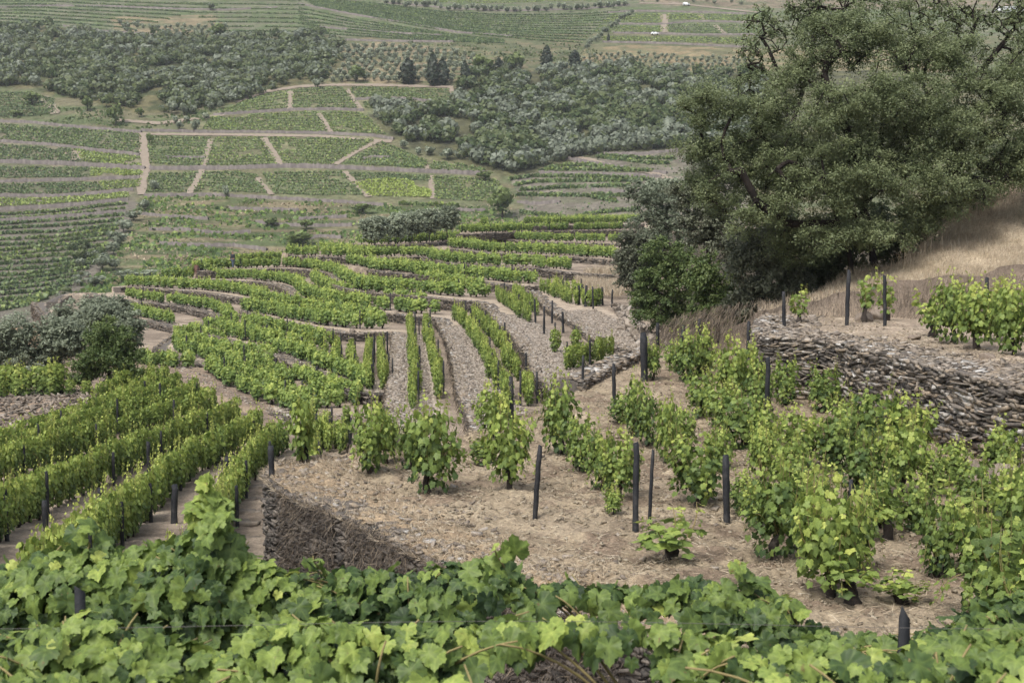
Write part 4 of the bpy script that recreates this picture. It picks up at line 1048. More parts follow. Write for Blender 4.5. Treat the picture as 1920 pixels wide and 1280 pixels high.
# ------------------------------------------------------------------ vines of the knoll plot and of the right terrace
def plant(px, py, hpx, wpx, label, group, level=None, kind=None, seed=None, tall=None):
    q = onz(px, py, level if level is not None else K_H)
    z = gz(q[0], q[1]); q = np.array([q[0], q[1], z])
    s = np.linalg.norm(q) / FPX
    H = hpx * s; Wm = wpx * s
    src = SPARSEV if kind == 'sparse' else NEARV
    h0, w0 = (1.0, .46) if kind == 'sparse' else (1.34, 1.0)
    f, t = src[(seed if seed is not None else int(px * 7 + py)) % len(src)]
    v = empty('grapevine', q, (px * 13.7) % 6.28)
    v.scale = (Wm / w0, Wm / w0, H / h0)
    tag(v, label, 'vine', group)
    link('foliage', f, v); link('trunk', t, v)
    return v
GK = 'bush vines of the knoll plot'
for a in [
 (697, 893, 152, 92, 'vine at the left tip of the knoll, with a thick bare trunk showing'), (725, 872, 110, 60, 'vine half hidden behind the one at the left tip of the knoll'),
 (812, 921, 188, 118, 'tallest broad vine of the knoll, in the middle left of the photo'), (770, 880, 120, 60, 'vine close behind the tallest broad vine, on its left'),
 (955, 915, 168, 95, 'vine with yellow tips immediately left of a leaning black post'), (905, 868, 60, 70, 'low side shoots at the foot of the yellow-tipped vine'), (922, 822, 108, 66, 'vine standing behind the yellow-tipped vine'), (940, 800, 80, 55, 'small vine at the back edge of the knoll, above the yellow-tipped vine'),
 (1052, 852, 152, 88, 'dense vine at the top of the mulched slope, in the picture middle'), (1092, 882, 118, 74, 'vine right of the dense middle vine, its neighbour downhill'), (1128, 912, 128, 70, 'middle one of the three vines in line above the two slate posts'), (1162, 936, 132, 86, 'lowest of the three vines in line above the two slate posts'),
 (1150, 969, 56, 44, 'very small round vine left of the two slate posts'), (1170, 792, 62, 66, 'low bushy vine at the foot of a thin post on the mulch'), (1192, 818, 128, 54, 'narrow tall vine in the cluster right of the thin post'), (1212, 842, 118, 58, 'front vine of the narrow cluster on the mulch'), (1247, 868, 140, 56, 'vine with a dark stump, right end of the narrow cluster'),
 (1222, 715, 76, 42, 'vine hanging over a broad dark slab post'), (1262, 697, 62, 44, 'small vine with crooked trunk beside a slanting post'), (1290, 716, 100, 62, 'vine right of the slanting post, yellowish'), (1318, 712, 100, 56, 'second yellowish vine right of the slanting post'),
 (1288, 640, 58, 52, 'vine in front of the dark bushes, left one'), (1262, 640, 44, 44, 'small dark vine in front of the bushes'), (1312, 642, 60, 40, 'vine in front of the dark bushes, right one'),
 (1366, 762, 130, 70, 'vine at the left end of the big wall'), (1404, 756, 126, 66, 'vine covering the left corner of the big wall'), (1418, 792, 110, 74, 'vine directly left of the tall black post'), (1312, 785, 100, 66, 'bright vine in the middle row uphill of the broad post'),
 (1388, 838, 124, 112, 'wide vine with large dark leaves, left of the tall black post'), (1345, 800, 90, 70, 'vine between the bright vine and the wide dark-leaved vine'), (1283, 850, 92, 62, 'pale vine behind the broad black post, on its left'), (1305, 946, 148, 118, 'big dense vine left of the broad black post'), (1352, 880, 92, 60, 'vine top behind the broad black post'),
 (1474, 764, 100, 60, 'dark vine in front of the big wall, left of the arching shoots'), (1546, 776, 98, 74, 'vine with drooping top in front of the big wall'), (1500, 880, 118, 90, 'vine behind the large drooping canopy, on the left'), (1566, 884, 124, 90, 'vine in the centre of the right plot, behind the hanging canopy'),
 (1640, 862, 150, 120, 'broad vine reaching to the big wall with shoots arching right'), (1690, 930, 148, 104, 'vine with twisted bare trunk behind the nearest tall vine'), (1612, 940, 130, 96, 'vine between the nearest tall vine and the twisted one'),
 (1458, 1046, 186, 138, 'large vine hanging with pale tips left of the nearest tall vine'), (1420, 985, 100, 70, 'vine behind the large hanging vine'), (1556, 1112, 232, 150, 'nearest tall vine with very large drooping leaves'), (1600, 1060, 150, 90, 'vine close behind the nearest tall vine on its right'),
 (1760, 1072, 164, 92, 'slim column-shaped vine standing alone on the right'), (1862, 1150, 215, 190, 'dense dark vine at the right picture edge'), (1912, 1062, 190, 130, 'vine cut by the right picture edge, above the dense dark one'), (1880, 904, 112, 84, 'vine in front of the rock outcrop at the right'),
 (1785, 912, 90, 70, 'small vine in front of the bedrock, left of the rock outcrop'), (1750, 935, 80, 60, 'low vine behind the slim column-shaped vine'), (1430, 905, 110, 66, 'vine between the tall black post and the large hanging vine'), (1925, 1225, 200, 190, 'vine at the lower right corner'), (1530, 960, 110, 80, 'vine filling the gap left of the nearest tall vine')]:
    plant(*a, GK)
for a in [(1480, 930, 120, 90, 'vine between the arching vine and the large hanging vine, upper row'), (1400, 960, 90, 70, 'vine right of the broad black post, close to it'), (1720, 1000, 110, 84, 'vine directly behind the slim column-shaped vine'), (1655, 985, 120, 80, 'vine with light tips left of the slim column-shaped vine'), (1822, 1075, 130, 90, 'vine between the slim column-shaped vine and the edge vine'), (1500, 1010, 130, 90, 'vine directly right of the large hanging vine'),
          (1590, 842, 104, 90, 'arching vine top in front of the middle of the big wall'), (1704, 868, 130, 100, 'vine with horizontal shoots in front of the big wall, toward its right'), (1440, 850, 100, 70, 'vine in front of the foot of the tall black post'), (1830, 960, 110, 90, 'vine below the bedrock at right'), (1900, 985, 120, 80, 'vine near the right edge, below the bedrock')]: plant(*a, GK)
for a in [(1250, 1050, 88, 120, 'low straggling vine at the foot of the two slate posts'), (1600, 1130, 110, 110, 'pale thin vine at the foot of the nearest tall vine'), (1660, 1010, 100, 80, 'thin sparse vine behind the slim one'), (1830, 1000, 90, 120, 'thin arching vine right of the slim column-shaped vine'), (1700, 1120, 60, 90, 'sprawling shoots on the mulch near the front row')]:
    plant(*a, GK, kind='sparse')
GR = 'vines on the right terrace'
for a in [(1779, 644, 128, 78, 'leafy vine with upright dark trunk on the right terrace'), (1832, 653, 132, 92, 'vine with slanting trunk, second on the right terrace'), (1872, 640, 110, 70, 'vine behind the slanting one on the right terrace'), (1900, 665, 146, 86, 'vine at the right edge of the right terrace'), (1955, 672, 140, 80, 'vine just outside the right edge on the right terrace')]:
    plant(*a, GR, level=R_H)
for a in [(1498, 606, 62, 34, 'little vine with a yellow leaf between two posts on the right terrace'), (1624, 606, 88, 36, 'slim bright shoot vine next to the tall post on the right terrace'), (1662, 602, 74, 34, 'thin vine climbing the grey post on the right terrace'), (1742, 632, 76, 50, 'low straggly vine with an orange leaf on the right terrace')]:
    plant(*a, GR, level=R_H, kind='sparse')

# ------------------------------------------------------------------ slate posts
def post(px, py, hpx, wpx, label, level=None, tilt=0, fn=None):
    if fn: q2 = fn(np.array([[px, py]]))[0]
    else: q2 = onz(px, py, level if level is not None else K_H)[:2]
    q = np.array([q2[0], q2[1], gz(*q2)]); s = np.linalg.norm(q) / FPX
    o = link('vineyard_post', POSTS[int(px) % 5], None, q, 0.2 * math.sin(px), (wpx * s / .11, wpx * s / .085, hpx * s / 1.2))
    o.rotation_euler = (.05 * math.sin(px * 3.1), tilt + .035 * math.sin(px * 1.7), .25 * math.sin(px))
    return tag(o, label, 'post', 'slate vineyard posts')
for a in [(1002, 966, 142, 12, 'slightly leaning black slate post in the mulch, middle of the photo', None, .05), (1191, 1001, 164, 12, 'thicker left one of the two slate posts standing together', None, -.03), (1217, 985, 142, 8, 'thinner right one of the two slate posts standing together', None, .01),
          (1363, 977, 128, 13, 'broad black post in front of the big dense vine', None, .0), (1152, 769, 90, 8, 'thin post on the mulch above the low bushy vine', None, .0), (1092, 733, 66, 6, 'short post beside the grey wall at the knoll edge', None, 0), (1436, 816, 144, 9, 'tall slim black post near the left end of the big wall', None, .02),
          (1771, 838, 98, 11, 'post in front of the big wall, right of the arching shoots', None, 0), (1208, 718, 90, 12, 'broad dark slab post behind a hanging vine', None, 0), (1272, 697, 86, 7, 'slanting post beside the small crooked vine', None, .08), (1310, 660, 60, 7, 'post among the vines in front of the dark bushes', None, 0), (1402, 690, 82, 8, 'post sticking out of the vine at the corner of the big wall', None, 0),
          (1646, 850, 70, 9, 'post between the arching vine and the big wall', None, 0), (1595, 960, 60, 10, 'post top inside the nearest tall vine', None, 0), (865, 812, 46, 5, 'thin short post beyond the back edge of the knoll', None, 0), (1233, 660, 52, 6, 'post between the grey wall and the small dark vine', None, 0), (960, 800, 90, 10, 'post behind the yellow-tipped vine', None, 0), (1037, 790, 70, 9, 'post behind the dense middle vine', None, 0)]:
    post(*a)
for a in [(1587, 613, 102, 9, 'tallest post of the right terrace, in front of the oak trunks', R_H), (1470, 613, 64, 8, 'post on the right terrace near the little yellow-leaved vine', R_H), (1659, 616, 92, 7, 'grey post with a thin vine on the right terrace', R_H), (1382, 612, 60, 6, 'leftmost post on the right terrace, against the bushes', R_H), (1850, 640, 110, 8, 'post hidden among the leafy vines of the right terrace', R_H)]:
    post(*a)
for i, (px, py, h, w, lab) in enumerate([(326, 982, 72, 11, 'thick black post at the near end of the second left row'), (186, 968, 52, 8, 'post near the lower left, by the fourth left row'), (52, 962, 50, 9, 'post at the left picture edge above the front row'), (88, 1012, 70, 9, 'post close behind the front row at left'), (279, 887, 56, 8, 'post in the middle of the third left row'), (410, 1012, 44, 9, 'post at the foot of the row nearest the passage'),
        (513, 1066, 52, 10, 'post in front of the overgrown knoll wall'), (575, 868, 66, 10, 'leaning post at the near end of a short receding row'), (656, 842, 32, 6, 'small post at the edge of the knoll'), (428, 905, 46, 8, 'post in the row nearest the passage'), (48, 838, 22, 7, 'short thick post at the foot of the shaly bank')]):
    post(px, py, h, w, lab, tilt=-.04 if i == 7 else 0, fn=low_ground)
for px, py, h, lv, lab in [(1004, 605, 46, 6.6, 1), (1020, 628, 52, 6.6, 1), (1035, 606, 42, 6.6, 1), (1056, 625, 40, 6.6, 1), (1040, 645, 40, 6.6, 1), (1077, 650, 40, 6.6, 1), (1062, 682, 42, 6.6, 1), (1105, 660, 30, 6.6, 1), (937, 650, 42, 7.3, 2), (921, 690, 30, 7.3, 2), (940, 720, 30, 7.3, 2), (986, 730, 28, 7.3, 2), (1014, 733, 40, 7.3, 2),
                           (1064, 565, 34, 6.3, 3), (1086, 572, 36, 6.3, 3), (1098, 575, 40, 6.3, 3), (1112, 580, 42, 6.3, 3), (1117, 573, 30, 6.3, 3), (1130, 573, 34, 6.3, 3), (1147, 578, 34, 6.3, 3), (1093, 562, 28, 6.3, 3), (817, 712, 40, 7.8, 4), (783, 720, 30, 7.8, 4)]:
    post(px, py, h, 4.6, {1: 'bare post without a vine on the yellow-grass terrace beside the third rubble strip', 2: 'dark post along the terrace right of the middle rubble strip', 3: 'bare post in the group beside the patch of yellow grass', 4: 'dark post between the two receding rows of the left strips'}[lab], level=lv)

# ------------------------------------------------------------------ the two nearest rows, on the camera's terrace
def front_row(name_label, y0, ytop, ybot, depth, npl, per_m2, ls, seed, tb=0.0, xr=(-2.6, 2.6), clusters=None):
    """ytop / ybot: photo rows of the canopy's upper and lower outline, turned into heights at distance y0"""
    rng = np.random.default_rng(seed)
    ta, ba = A(ytop), A(ybot)
    root = empty('vine_row', (0, y0, -F_H)); tag(root, name_label, 'vine row', 'rows nearest the camera')
    o = np.array([0, y0, -F_H])
    edges = np.linspace(xr[0], xr[1], npl + 1)
    for i in range(npl):
        x0, x1 = edges[i] - .08, edges[i + 1] + .08
        n = int((x1 - x0) * .9 * per_m2)
        x = rng.uniform(x0, x1, n)
        px = 960 + FPX * x / y0
        zt = ond(px, np.interp(px, ta[:, 0], ta[:, 1]), y0)[:, 2]; zb = ond(px, np.interp(px, ba[:, 0], ba[:, 1]), y0)[:, 2]
        zt = zt - rng.uniform(0, .05, n) - .035
        hgt = np.maximum(zt - zb, .05)
        keep = rng.random(n) < np.clip(hgt / .9, .05, 1); x, zt, zb, hgt = x[keep], zt[keep], zb[keep], hgt[keep]; n = len(x)
        u = rng.random(n) ** 1.15                        # more leaves toward the top
        z = zt - u * hgt
        v = rng.uniform(-1, 1, n)
        yy = v * depth * np.sqrt(np.clip(1 - (1 - np.minimum(u * hgt / .35, 1)) ** 2, .05, 1))
        P = np.stack([x, yy, z + F_H], 1)
        N = np.stack([rng.normal(0, .6, n), -.65 - .3 * (v < 0) + .9 * (v > .4) + rng.normal(0, .35, n), .55 + .5 * (u < .2) + rng.normal(0, .35, n)], 1)
        T = np.stack([rng.normal(0, .5, n), -.25 + rng.normal(0, .3, n), -.8 + rng.normal(0, .4, n)], 1)
        S = ls * rng.uniform(.45, 1.0, n) ** 1.0 * np.where(rng.random(n) < .2, 1.45, 1.12) * np.where(u < .12, .8, 1)
        ti = .33 + tb + .26 * np.exp(-u * hgt * 14) + rng.normal(0, .10, n) + (rng.random(n) < .08) * .25 - .20 * (np.abs(v) < .45) - .06 * (u > .4)  # yellower top leaves; inner and lower ones darkened, canopy shade put into the tint
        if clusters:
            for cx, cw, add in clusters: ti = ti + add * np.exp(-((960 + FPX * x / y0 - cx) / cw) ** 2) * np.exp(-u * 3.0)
        pl = empty('grapevine', (0, 0, 0)); pl.parent = root
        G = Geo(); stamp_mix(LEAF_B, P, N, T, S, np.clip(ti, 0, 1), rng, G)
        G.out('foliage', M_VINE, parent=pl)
        G = Geo(); xm = (x0 + x1) / 2
        k = 7; s = np.linspace(0, 1, k)
        zc = (np.median(zt) + F_H - .35)
        G.add(*tube(np.c_[xm + .06 * np.sin(s * 5 + i), .05 * np.cos(s * 4), s * zc - .05], np.linspace(.045, .03, k), 7), .5)
        for q in range(9):
            a0 = np.array([xm, 0, zc]); xe = rng.uniform(x0, x1); pxe = 960 + FPX * xe / y0
            ze = ond(pxe, np.interp(pxe, ta[:, 0], ta[:, 1]), y0)[2] + F_H - .06
            b0 = np.array([xe, rng.uniform(-.2, .2), ze]); c0 = (a0 + b0) / 2 + [0, rng.uniform(-.15, .1), .12]
            t = np.linspace(0, 1, 9)[:, None]
            G.add(*tube((1 - t) ** 2 * a0 + 2 * t * (1 - t) * c0 + t * t * b0, np.linspace(.007, .003, 9), 5), .8, m=1)
        G.out('trunk', [M_BARK, M_CANE], parent=pl)
    return root
TB = '-400,1035 0,1036 60,1022 110,1004 160,1014 210,1016 260,1004 300,1004 330,990 352,975 372,938 388,912 402,905 412,935 424,990 450,1020 500,1052 560,1060 600,1062 660,1050 720,1050 780,1042 850,1036 900,1040 940,1042 960,1062 1000,1082 1060,1070 1100,1076 1150,1090 1200,1088 1240,1086 1290,1072 1350,1074 1400,1082 1440,1084 1470,1096 1510,1120 1540,1150 1600,1182 1660,1170 1720,1186 1790,1160 1850,1120 1930,1096 2300,1090'
BB = '-400,1280 870,1290 910,1110 1000,1105 1200,1108 1290,1140 1500,1185 1560,1180 1700,1205 1800,1225 2300,1240'
rowB = front_row('second nearest vine row, crossing the foreground with one tall shoot at left', 6.0, TB, BB, .34, 6, 2700, .083, 401, -.15, (-2.6, 2.6), [(500, 60, .12), (395, 40, .1), (1480, 60, .2), (200, 90, .1)])
TA = '-400,1160 0,1160 60,1150 110,1120 150,1130 210,1146 260,1140 330,1180 400,1200 470,1150 560,1138 640,1146 720,1148 800,1152 860,1154 900,1142 940,1140 1000,1138 1100,1134 1180,1138 1260,1150 1330,1166 1380,1176 1440,1190 1520,1188 1560,1160 1620,1190 1680,1206 1740,1180 1800,1176 1860,1160 1930,1150 2300,1150'
BA = '-400,1420 600,1420 860,1420 885,1260 905,1152 1000,1148 1100,1146 1200,1150 1245,1300 1290,1420 1330,1290 1390,1250 1430,1300 1500,1420 2300,1420'
rowA = front_row('nearest vine row along the bottom of the photo, with soft large leaves', 4.25, TA, BA, .28, 4, 2300, .073, 402, -.05, (-1.75, 1.75), [(520, 90, .16), (680, 60, .14), (960, 90, .12), (150, 60, .14), (1560, 70, .1)])
TC = '-400,1250 0,1236 100,1240 200,1250 320,1236 420,1262 560,1252 650,1262 760,1240 860,1240 930,1290 1030,1284 1130,1290 1210,1280 1300,1246 1400,1250 1480,1215 1560,1200 1640,1210 1720,1204 1800,1196 1880,1185 2300,1180'
rowC = front_row('lowest leaves in front, at the very bottom edge of the photo', 3.45, TC, '-400,1500 2300,1500', .2, 3, 1500, .075, 403, -.11, (-1.5, 1.5), [(800, 60, .1)])
# the tall shoots standing out of the second row
sroot = rowB; rs = np.random.default_rng(61); G = Geo(); GL = Geo()
for px0, px1, top, n in [(388, 402, 903, 26), (372, 384, 935, 16), (412, 416, 960, 14), (1385, 1400, 1052, 9), (930, 942, 1022, 10), (150, 165, 985, 9), (610, 600, 1040, 8)]:
    a0 = ond(px0, 1040 if top < 1000 else top + 70, 6.0) - np.array(sroot.location); a1 = ond(px1, top, 5.95) - np.array(sroot.location); t = np.linspace(0, 1, 9)[:, None]
    cu = a0 + (a1 - a0) * t + np.c_[.03 * np.sin(t * 5), .02 * np.cos(t * 4), 0 * t]; G.add(*tube(cu, np.linspace(.006, .0025, 9), 5), .8, m=1)
    tt = np.sort(rs.random(n)) ** .8; P = np.stack([np.interp(tt, t[:, 0], cu[:, q]) for q in range(3)], 1) + rs.normal(0, .05, (n, 3)) * (1.2 - tt[:, None])
    stamp_mix(LEAF_B, P, np.stack([rs.normal(0, .6, n), -.6 + rs.normal(0, .4, n), .5 + rs.normal(0, .4, n)], 1), np.stack([rs.normal(0, .7, n), rs.normal(0, .3, n), -.4 + rs.normal(0, .6, n)], 1), .105 * (1.1 - .6 * tt) * rs.uniform(.7, 1.2, n), np.clip(.30 + .4 * tt ** 2 + rs.normal(0, .1, n), 0, 1), rs, GL)
pl = empty('grapevine', (0, 0, 0)); pl.parent = sroot; GL.out('foliage', M_VINE, parent=pl); G.out('trunk', [M_BARK, M_CANE], parent=pl)
for root, px, top, wpx, y0 in [(rowA, 150, 1118, 26, 4.35), (rowA, 92, 1200, 16, 4.2), (rowA, 1697, 1140, 26, 4.5)]:
    q = ond(px, top, y0); s = y0 / FPX
    link('post', POSTS[px % 5], root, (q[0], y0 - root.location.y, 0), .2, (wpx * s / .095, wpx * s / .095, (q[2] + F_H) / 1.2))
wr = Geo(); xx = np.linspace(-2, 2, 30)
for zz in (-1.30,): wr.add(*tube(np.c_[xx, np.full(30, .0), zz + F_H + .012 * np.cos(xx * 2)], .0008, 4), .1)
wr.out('wire', M_WIRE, parent=rowA)
# ------------------------------------------------------------------ trees and shrubs
LEAFQ = (np.array([[-.5, 0, 0], [0, -.12, .03], [.5, .02, 0], [.38, .75, -.05], [0, 1.0, 0], [-.4, .72, .05]]) * [.62, 1, 1], [np.array([[0, 1, 4, 5], [1, 2, 3, 4]])])
LEAFS = (np.array([[-.5, 0, 0], [.5, .05, 0], [.36, .95, .08], [-.4, .9, -.05]]) * [.62, 1, 1], [np.array([[0, 1, 2, 3]])])

def lobes_to_clumps(lobes, density, rng, shell=.45):
    """lobes: (centre xyz, radii xyz) -> clump centres, denser toward the surface of the crown"""
    out = []
    for c, r in lobes:
        n = max(2, int(density * (r[0] * r[1] * r[2]) ** (2 / 3)))
        d = unit(rng.normal(0, 1, (n, 3))); q = rng.random(n) ** shell
        out.append(np.array(c) + d * np.array(r) * q[:, None])
    return np.concatenate(out)

def grow(trunks, clumps, rng, step=.5, tip=.012, power=.46, sag=.0, kmax=7, minr=0.0):
    """skeleton from the trunks to every clump -> Geo with tapered limbs, list of twig nodes"""
    P = []; par = []
    tops = []
    for tr in trunks:
        pts = resample3(tr, step)
        for i, p in enumerate(pts):
            par.append(-1 if i == 0 else len(P) - 1); P.append(p)
        tops.append(pts[-1])
    ntr = len(P)
    P = [np.array(p) for p in P]
    dist = np.min([np.linalg.norm(clumps - t, axis=1) for t in tops], axis=0)
    tips = []
    for i in np.argsort(dist):
        c = clumps[i]; A_ = np.array(P)
        d = np.linalg.norm(A_ - c, axis=1)
        pen = np.where(A_[:, 2] > c[2] + .5, .6, 0) + np.where(np.arange(len(A_)) < ntr, .15, 0)
        k = int((d + pen * d).argmin())
        m = max(1, int(d[k] / step)); a = P[k]; last = k
        bow = rng.normal(0, .16, 3) * d[k] + np.array([0, 0, .12 * d[k]])
        for j in range(1, m + 1):
            t = j / m
            p = a + (c - a) * t + bow * 4 * t * (1 - t) * .5 + rng.normal(0, .07 * step, 3)
            par.append(last); P.append(p); last = len(P) - 1
        tips.append(last)
    n = len(P); w = np.zeros(n); w[tips] = 1
    for i in range(n - 1, -1, -1):
        if par[i] >= 0: w[par[i]] += w[i]
    r = np.maximum(tip * np.maximum(w, .6) ** power, minr)
    P = np.array(P); par = np.array(par); G = Geo()
    e = np.where(par >= 0)[0]
    a, b = P[par[e]], P[e]; ra, rb = np.minimum(r[par[e]], r[e] * 1.6), r[e]
    T = unit(b - a); ref = np.where(np.abs(T[:, 2:3]) > .8, [[1., 0, 0]], [[0, 0, 1.]]); Uv = unit(np.cross(T, ref)); Wv = np.cross(T, Uv)
    kk = 6; an = np.arange(kk) * 2 * math.pi / kk
    ringa = a[:, None] + ra[:, None, None] * (np.cos(an)[None, :, None] * Uv[:, None] + np.sin(an)[None, :, None] * Wv[:, None])
    b2 = b + T * rb[:, None] * .3
    ringb = b2[:, None] + rb[:, None, None] * (np.cos(an)[None, :, None] * Uv[:, None] + np.sin(an)[None, :, None] * Wv[:, None])
    V = np.concatenate([ringa, ringb], 1).reshape(-1, 3)
    j = np.arange(kk); j2 = (j + 1) % kk
    F = np.stack([j, j2, kk + j2, kk + j], 1)[None] + (np.arange(len(e)) * 2 * kk)[:, None, None]
    G.add(V, F.reshape(-1, 4), np.repeat(np.clip(.3 + rng.normal(0, .1, len(e)), 0, 1), 2 * kk))
    return G, P

def resample3(p, step):
    p = np.asarray(p, float); s = np.concatenate([[0], np.cumsum(np.linalg.norm(np.diff(p, axis=0), axis=1))])
    n = max(2, int(s[-1] / step) + 1); t = np.linspace(0, s[-1], n)
    return np.stack([np.interp(t, s, p[:, k]) for k in range(3)], 1)

def crown_leaves(clumps, rng, per, rad, size, tmpl=LEAFQ, flat=.6, hang=.0, tb=.4, tvar=.12, twig_geo=None, up=.6):
    n = len(clumps); c = np.repeat(clumps, per, 0); m = len(c)
    cr = np.repeat(rad * rng.uniform(.6, 1.25, n), per)
    # leaves gather on short sprays inside each clump
    spray = np.repeat(unit(rng.normal(0, 1, (n * max(1, per // 14), 3)) + [0, 0, .25]), 14, 0) if per >= 14 else unit(rng.normal(0, 1, (m, 3)))
    sp = np.zeros((m, 3)); sp[:] = unit(rng.normal(0, 1, (m, 3)))
    k = min(len(spray), m); 
    if per >= 14:
        pp = per // 14
        q = spray.reshape(n, pp * 14, 3); full = unit(rng.normal(0, 1, (n, per, 3))); full[:, :pp * 14] = q; sp = full.reshape(-1, 3)
    t = rng.random(m) ** .6
    P = c + sp * (cr * t)[:, None] * [1, 1, flat] + rng.normal(0, .06, (m, 3)) * rad * 1.6
    if hang: P[:, 2] -= hang * rng.random(m) * rad
    N = rng.normal(0, .6, (m, 3)) + sp * .5 + [0, -.1, up]
    T = sp * .9 + rng.normal(0, .5, (m, 3)) + [0, 0, -.2 - hang]
    S = size * rng.uniform(.6, 1.35, m)
    ct = np.repeat(rng.normal(0, tvar * .7, n), per)
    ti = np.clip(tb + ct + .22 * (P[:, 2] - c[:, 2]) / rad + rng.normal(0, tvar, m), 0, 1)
    return stamp(tmpl[0], tmpl[1], P, N, T, S, ti)

def wl(px, py, d, rx, ry=None, rd=None):
    """a crown lobe given in photo pixels at a distance"""
    c = ond(px, py, d); s = d / FPX
    ry = ry or rx; return (c, (rx * s, (rd or (rx + ry) / 2) * s, ry * s))

def tree(name, label, cat, group, trunks, lobes, seed, density, per, rad, size, leafmat, barkmat, tip=.012, step=.5, flat=.6, hang=0, tb=.4, tvar=.12, tmpl=LEAFQ, extra=None, power=.46, shell=.45, up=.6):
    rng = np.random.default_rng(seed)
    base = np.array(trunks[0][0], float)
    lob = [(np.array(c) - base, r) for c, r in lobes]; trk = [np.array(t, float) - base for t in trunks]
    cl = lobes_to_clumps(lob, density, rng, shell)
    G, P = grow(trk, cl, rng, step, tip, power)
    root = empty(name, base); tag(root, label, cat, group)
    G.out('trunk', barkmat, parent=root)
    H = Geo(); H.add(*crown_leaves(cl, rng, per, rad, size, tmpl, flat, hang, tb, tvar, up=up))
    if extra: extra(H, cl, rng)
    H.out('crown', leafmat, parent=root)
    return root

D0 = 45.0
def T3(s, d): a = A(s); return [ond(p[0], p[1], d + (p[2] if len(p) > 2 else 0)) for p in a]
# the big evergreen oak on the right
b1 = T3('1598,520,0 1592,470,0 1572,420,-.3 1560,370,-.4', 45.5); b2 = T3('1646,516,0 1632,460,0 1615,420,.3 1625,350,.4 1650,290,.5', 45.5)
oak_trunks = [b2, b1, [b2[2]] + T3('1540,330,-1 1480,300,-1.4 1440,330,-1.6', 45), [b2[3]] + T3('1590,250,-.2 1560,190,-.3 1545,140,-.2', 45), [b2[3]] + T3('1690,300,.4 1760,330,.5 1830,300,.6', 45), [b2[4]] + T3('1655,240,.6 1660,180,.7', 45), [b1[2]] + T3('1480,420,-.6 1420,380,-.9 1390,320,-1', 45)]
oak_lobes = [wl(x, y, D0 + dd, rx, ry) for x, y, dd, rx, ry in [
 (1335, 190, -.2, 60, 62), (1310, 270, 0, 44, 34), (1390, 290, -.5, 60, 55), (1430, 215, -.3, 60, 50), (1500, 140, .3, 75, 62), (1570, 75, .2, 75, 60), (1660, 60, .5, 80, 60), (1560, 230, -1.6, 90, 70), (1680, 180, -1.2, 95, 75),
 (1770, 240, -.6, 85, 70), (1850, 190, .2, 80, 72), (1890, 300, .2, 80, 65), (1790, 350, -1.0, 80, 60), (1690, 330, -1.7, 85, 60), (1590, 350, -1.8, 80, 60), (1490, 350, -1.2, 70, 60), (1420, 400, -.6, 60, 50), (1560, 440, -1.5, 60, 42), (1650, 440, -1.7, 65, 38), (1730, 410, -.6, 60, 40), (1930, 320, 1.0, 70, 44), (1950, 150, .6, 80, 90), (1760, 110, .8, 80, 60), (1340, 360, .4, 60, 50), (1500, 450, .6, 70, 50), (1700, 260, 1.5, 110, 90), (1560, 300, 1.6, 110, 90), (1440, 300, 1.2, 80, 80)]]
tree('oak_tree', 'huge evergreen oak with dark twisted limbs on the right of the photo', 'tree', None, oak_trunks, oak_lobes, 501, 26, 360, .50, .053, M_OAK, M_BARK, tip=.0135, step=.36, flat=.7, tb=.47, tvar=.10, power=.47)
# thin-crowned oaks behind it
for lab, trk, lob, sd, den, per in [
 ('thin-crowned oak with fine bare branches behind the big oak, upper left of it', ['1500,380,0 1480,250,0 1470,160,.2 1440,90,.3', '1480,250,0 1520,120,.2 1530,30,.3', '1470,160,.2 1410,120,.3'],
  [(1420, 100, 0, 60, 40), (1440, 50, .4, 60, 40), (1400, 160, .4, 40, 40), (1490, 40, .6, 60, 50), (1450, 190, .6, 40, 40), (1540, 10, .4, 70, 40), (1620, 0, .4, 60, 30)], 511, 52, 24),
 ('thin-crowned oak with dark forked trunk at the top right corner', ['1790,400,0 1780,250,0 1800,170,.2 1810,90,.3', '1780,250,0 1740,180,.1 1715,120,.2', '1800,170,.2 1850,120,.3 1890,70,.4', '1810,90,.3 1840,20,.4'],
  [(1700, 90, 0, 60, 45), (1760, 50, .2, 60, 45), (1830, 30, .2, 70, 40), (1900, 60, .2, 60, 50), (1800, 110, .6, 60, 40), (1880, 130, .4, 60, 40), (1730, 10, .4, 70, 40), (1930, 10, .4, 60, 50)], 512, 52, 24)]:
    tree('oak_tree', lab, 'tree', None, [T3(t, 51) for t in trk], [wl(x, y, 51 + dd, rx, ry) for x, y, dd, rx, ry in lob], sd, den, per, .34, .075, M_OAK, M_BARK, tip=.011, step=.33, flat=.6, tb=.52, power=.42)
# the shrubs at the oak's foot
def shrub(label, px, pyb, d, lobes, seed, mat, density=34, per=150, rad=.42, size=.085, tb=.42, name='shrub', cat='shrub', group='shrubs under the oak', bark=None, **k):
    base = ond(px, pyb, d); base[2] = min(base[2], gz(base[0], base[1]))
    c0 = ond(lobes[0][0], lobes[0][1], d)
    tr = [base, base + (c0 - base) * .35 + [.1, 0, 0], base + (c0 - base) * .7]
    tree(name, label, cat, group, [tr], [wl(l[0], l[1], d + (l[4] if len(l) > 4 else 0), l[2], l[3]) for l in lobes], seed, density, per, rad, size, mat, bark or M_BARK, tip=.008, step=.35, tb=tb, **k)
shrub('dark round grey-green shrub at the left end of the thicket', 1200, 528, 84, [(1192, 470, 40, 46), (1205, 495, 40, 34), (1180, 500, 26, 26), (1220, 450, 36, 36), (1198, 528, 38, 26)], 521, M_GREYBUSH, size=.11, rad=.55, tb=.42)
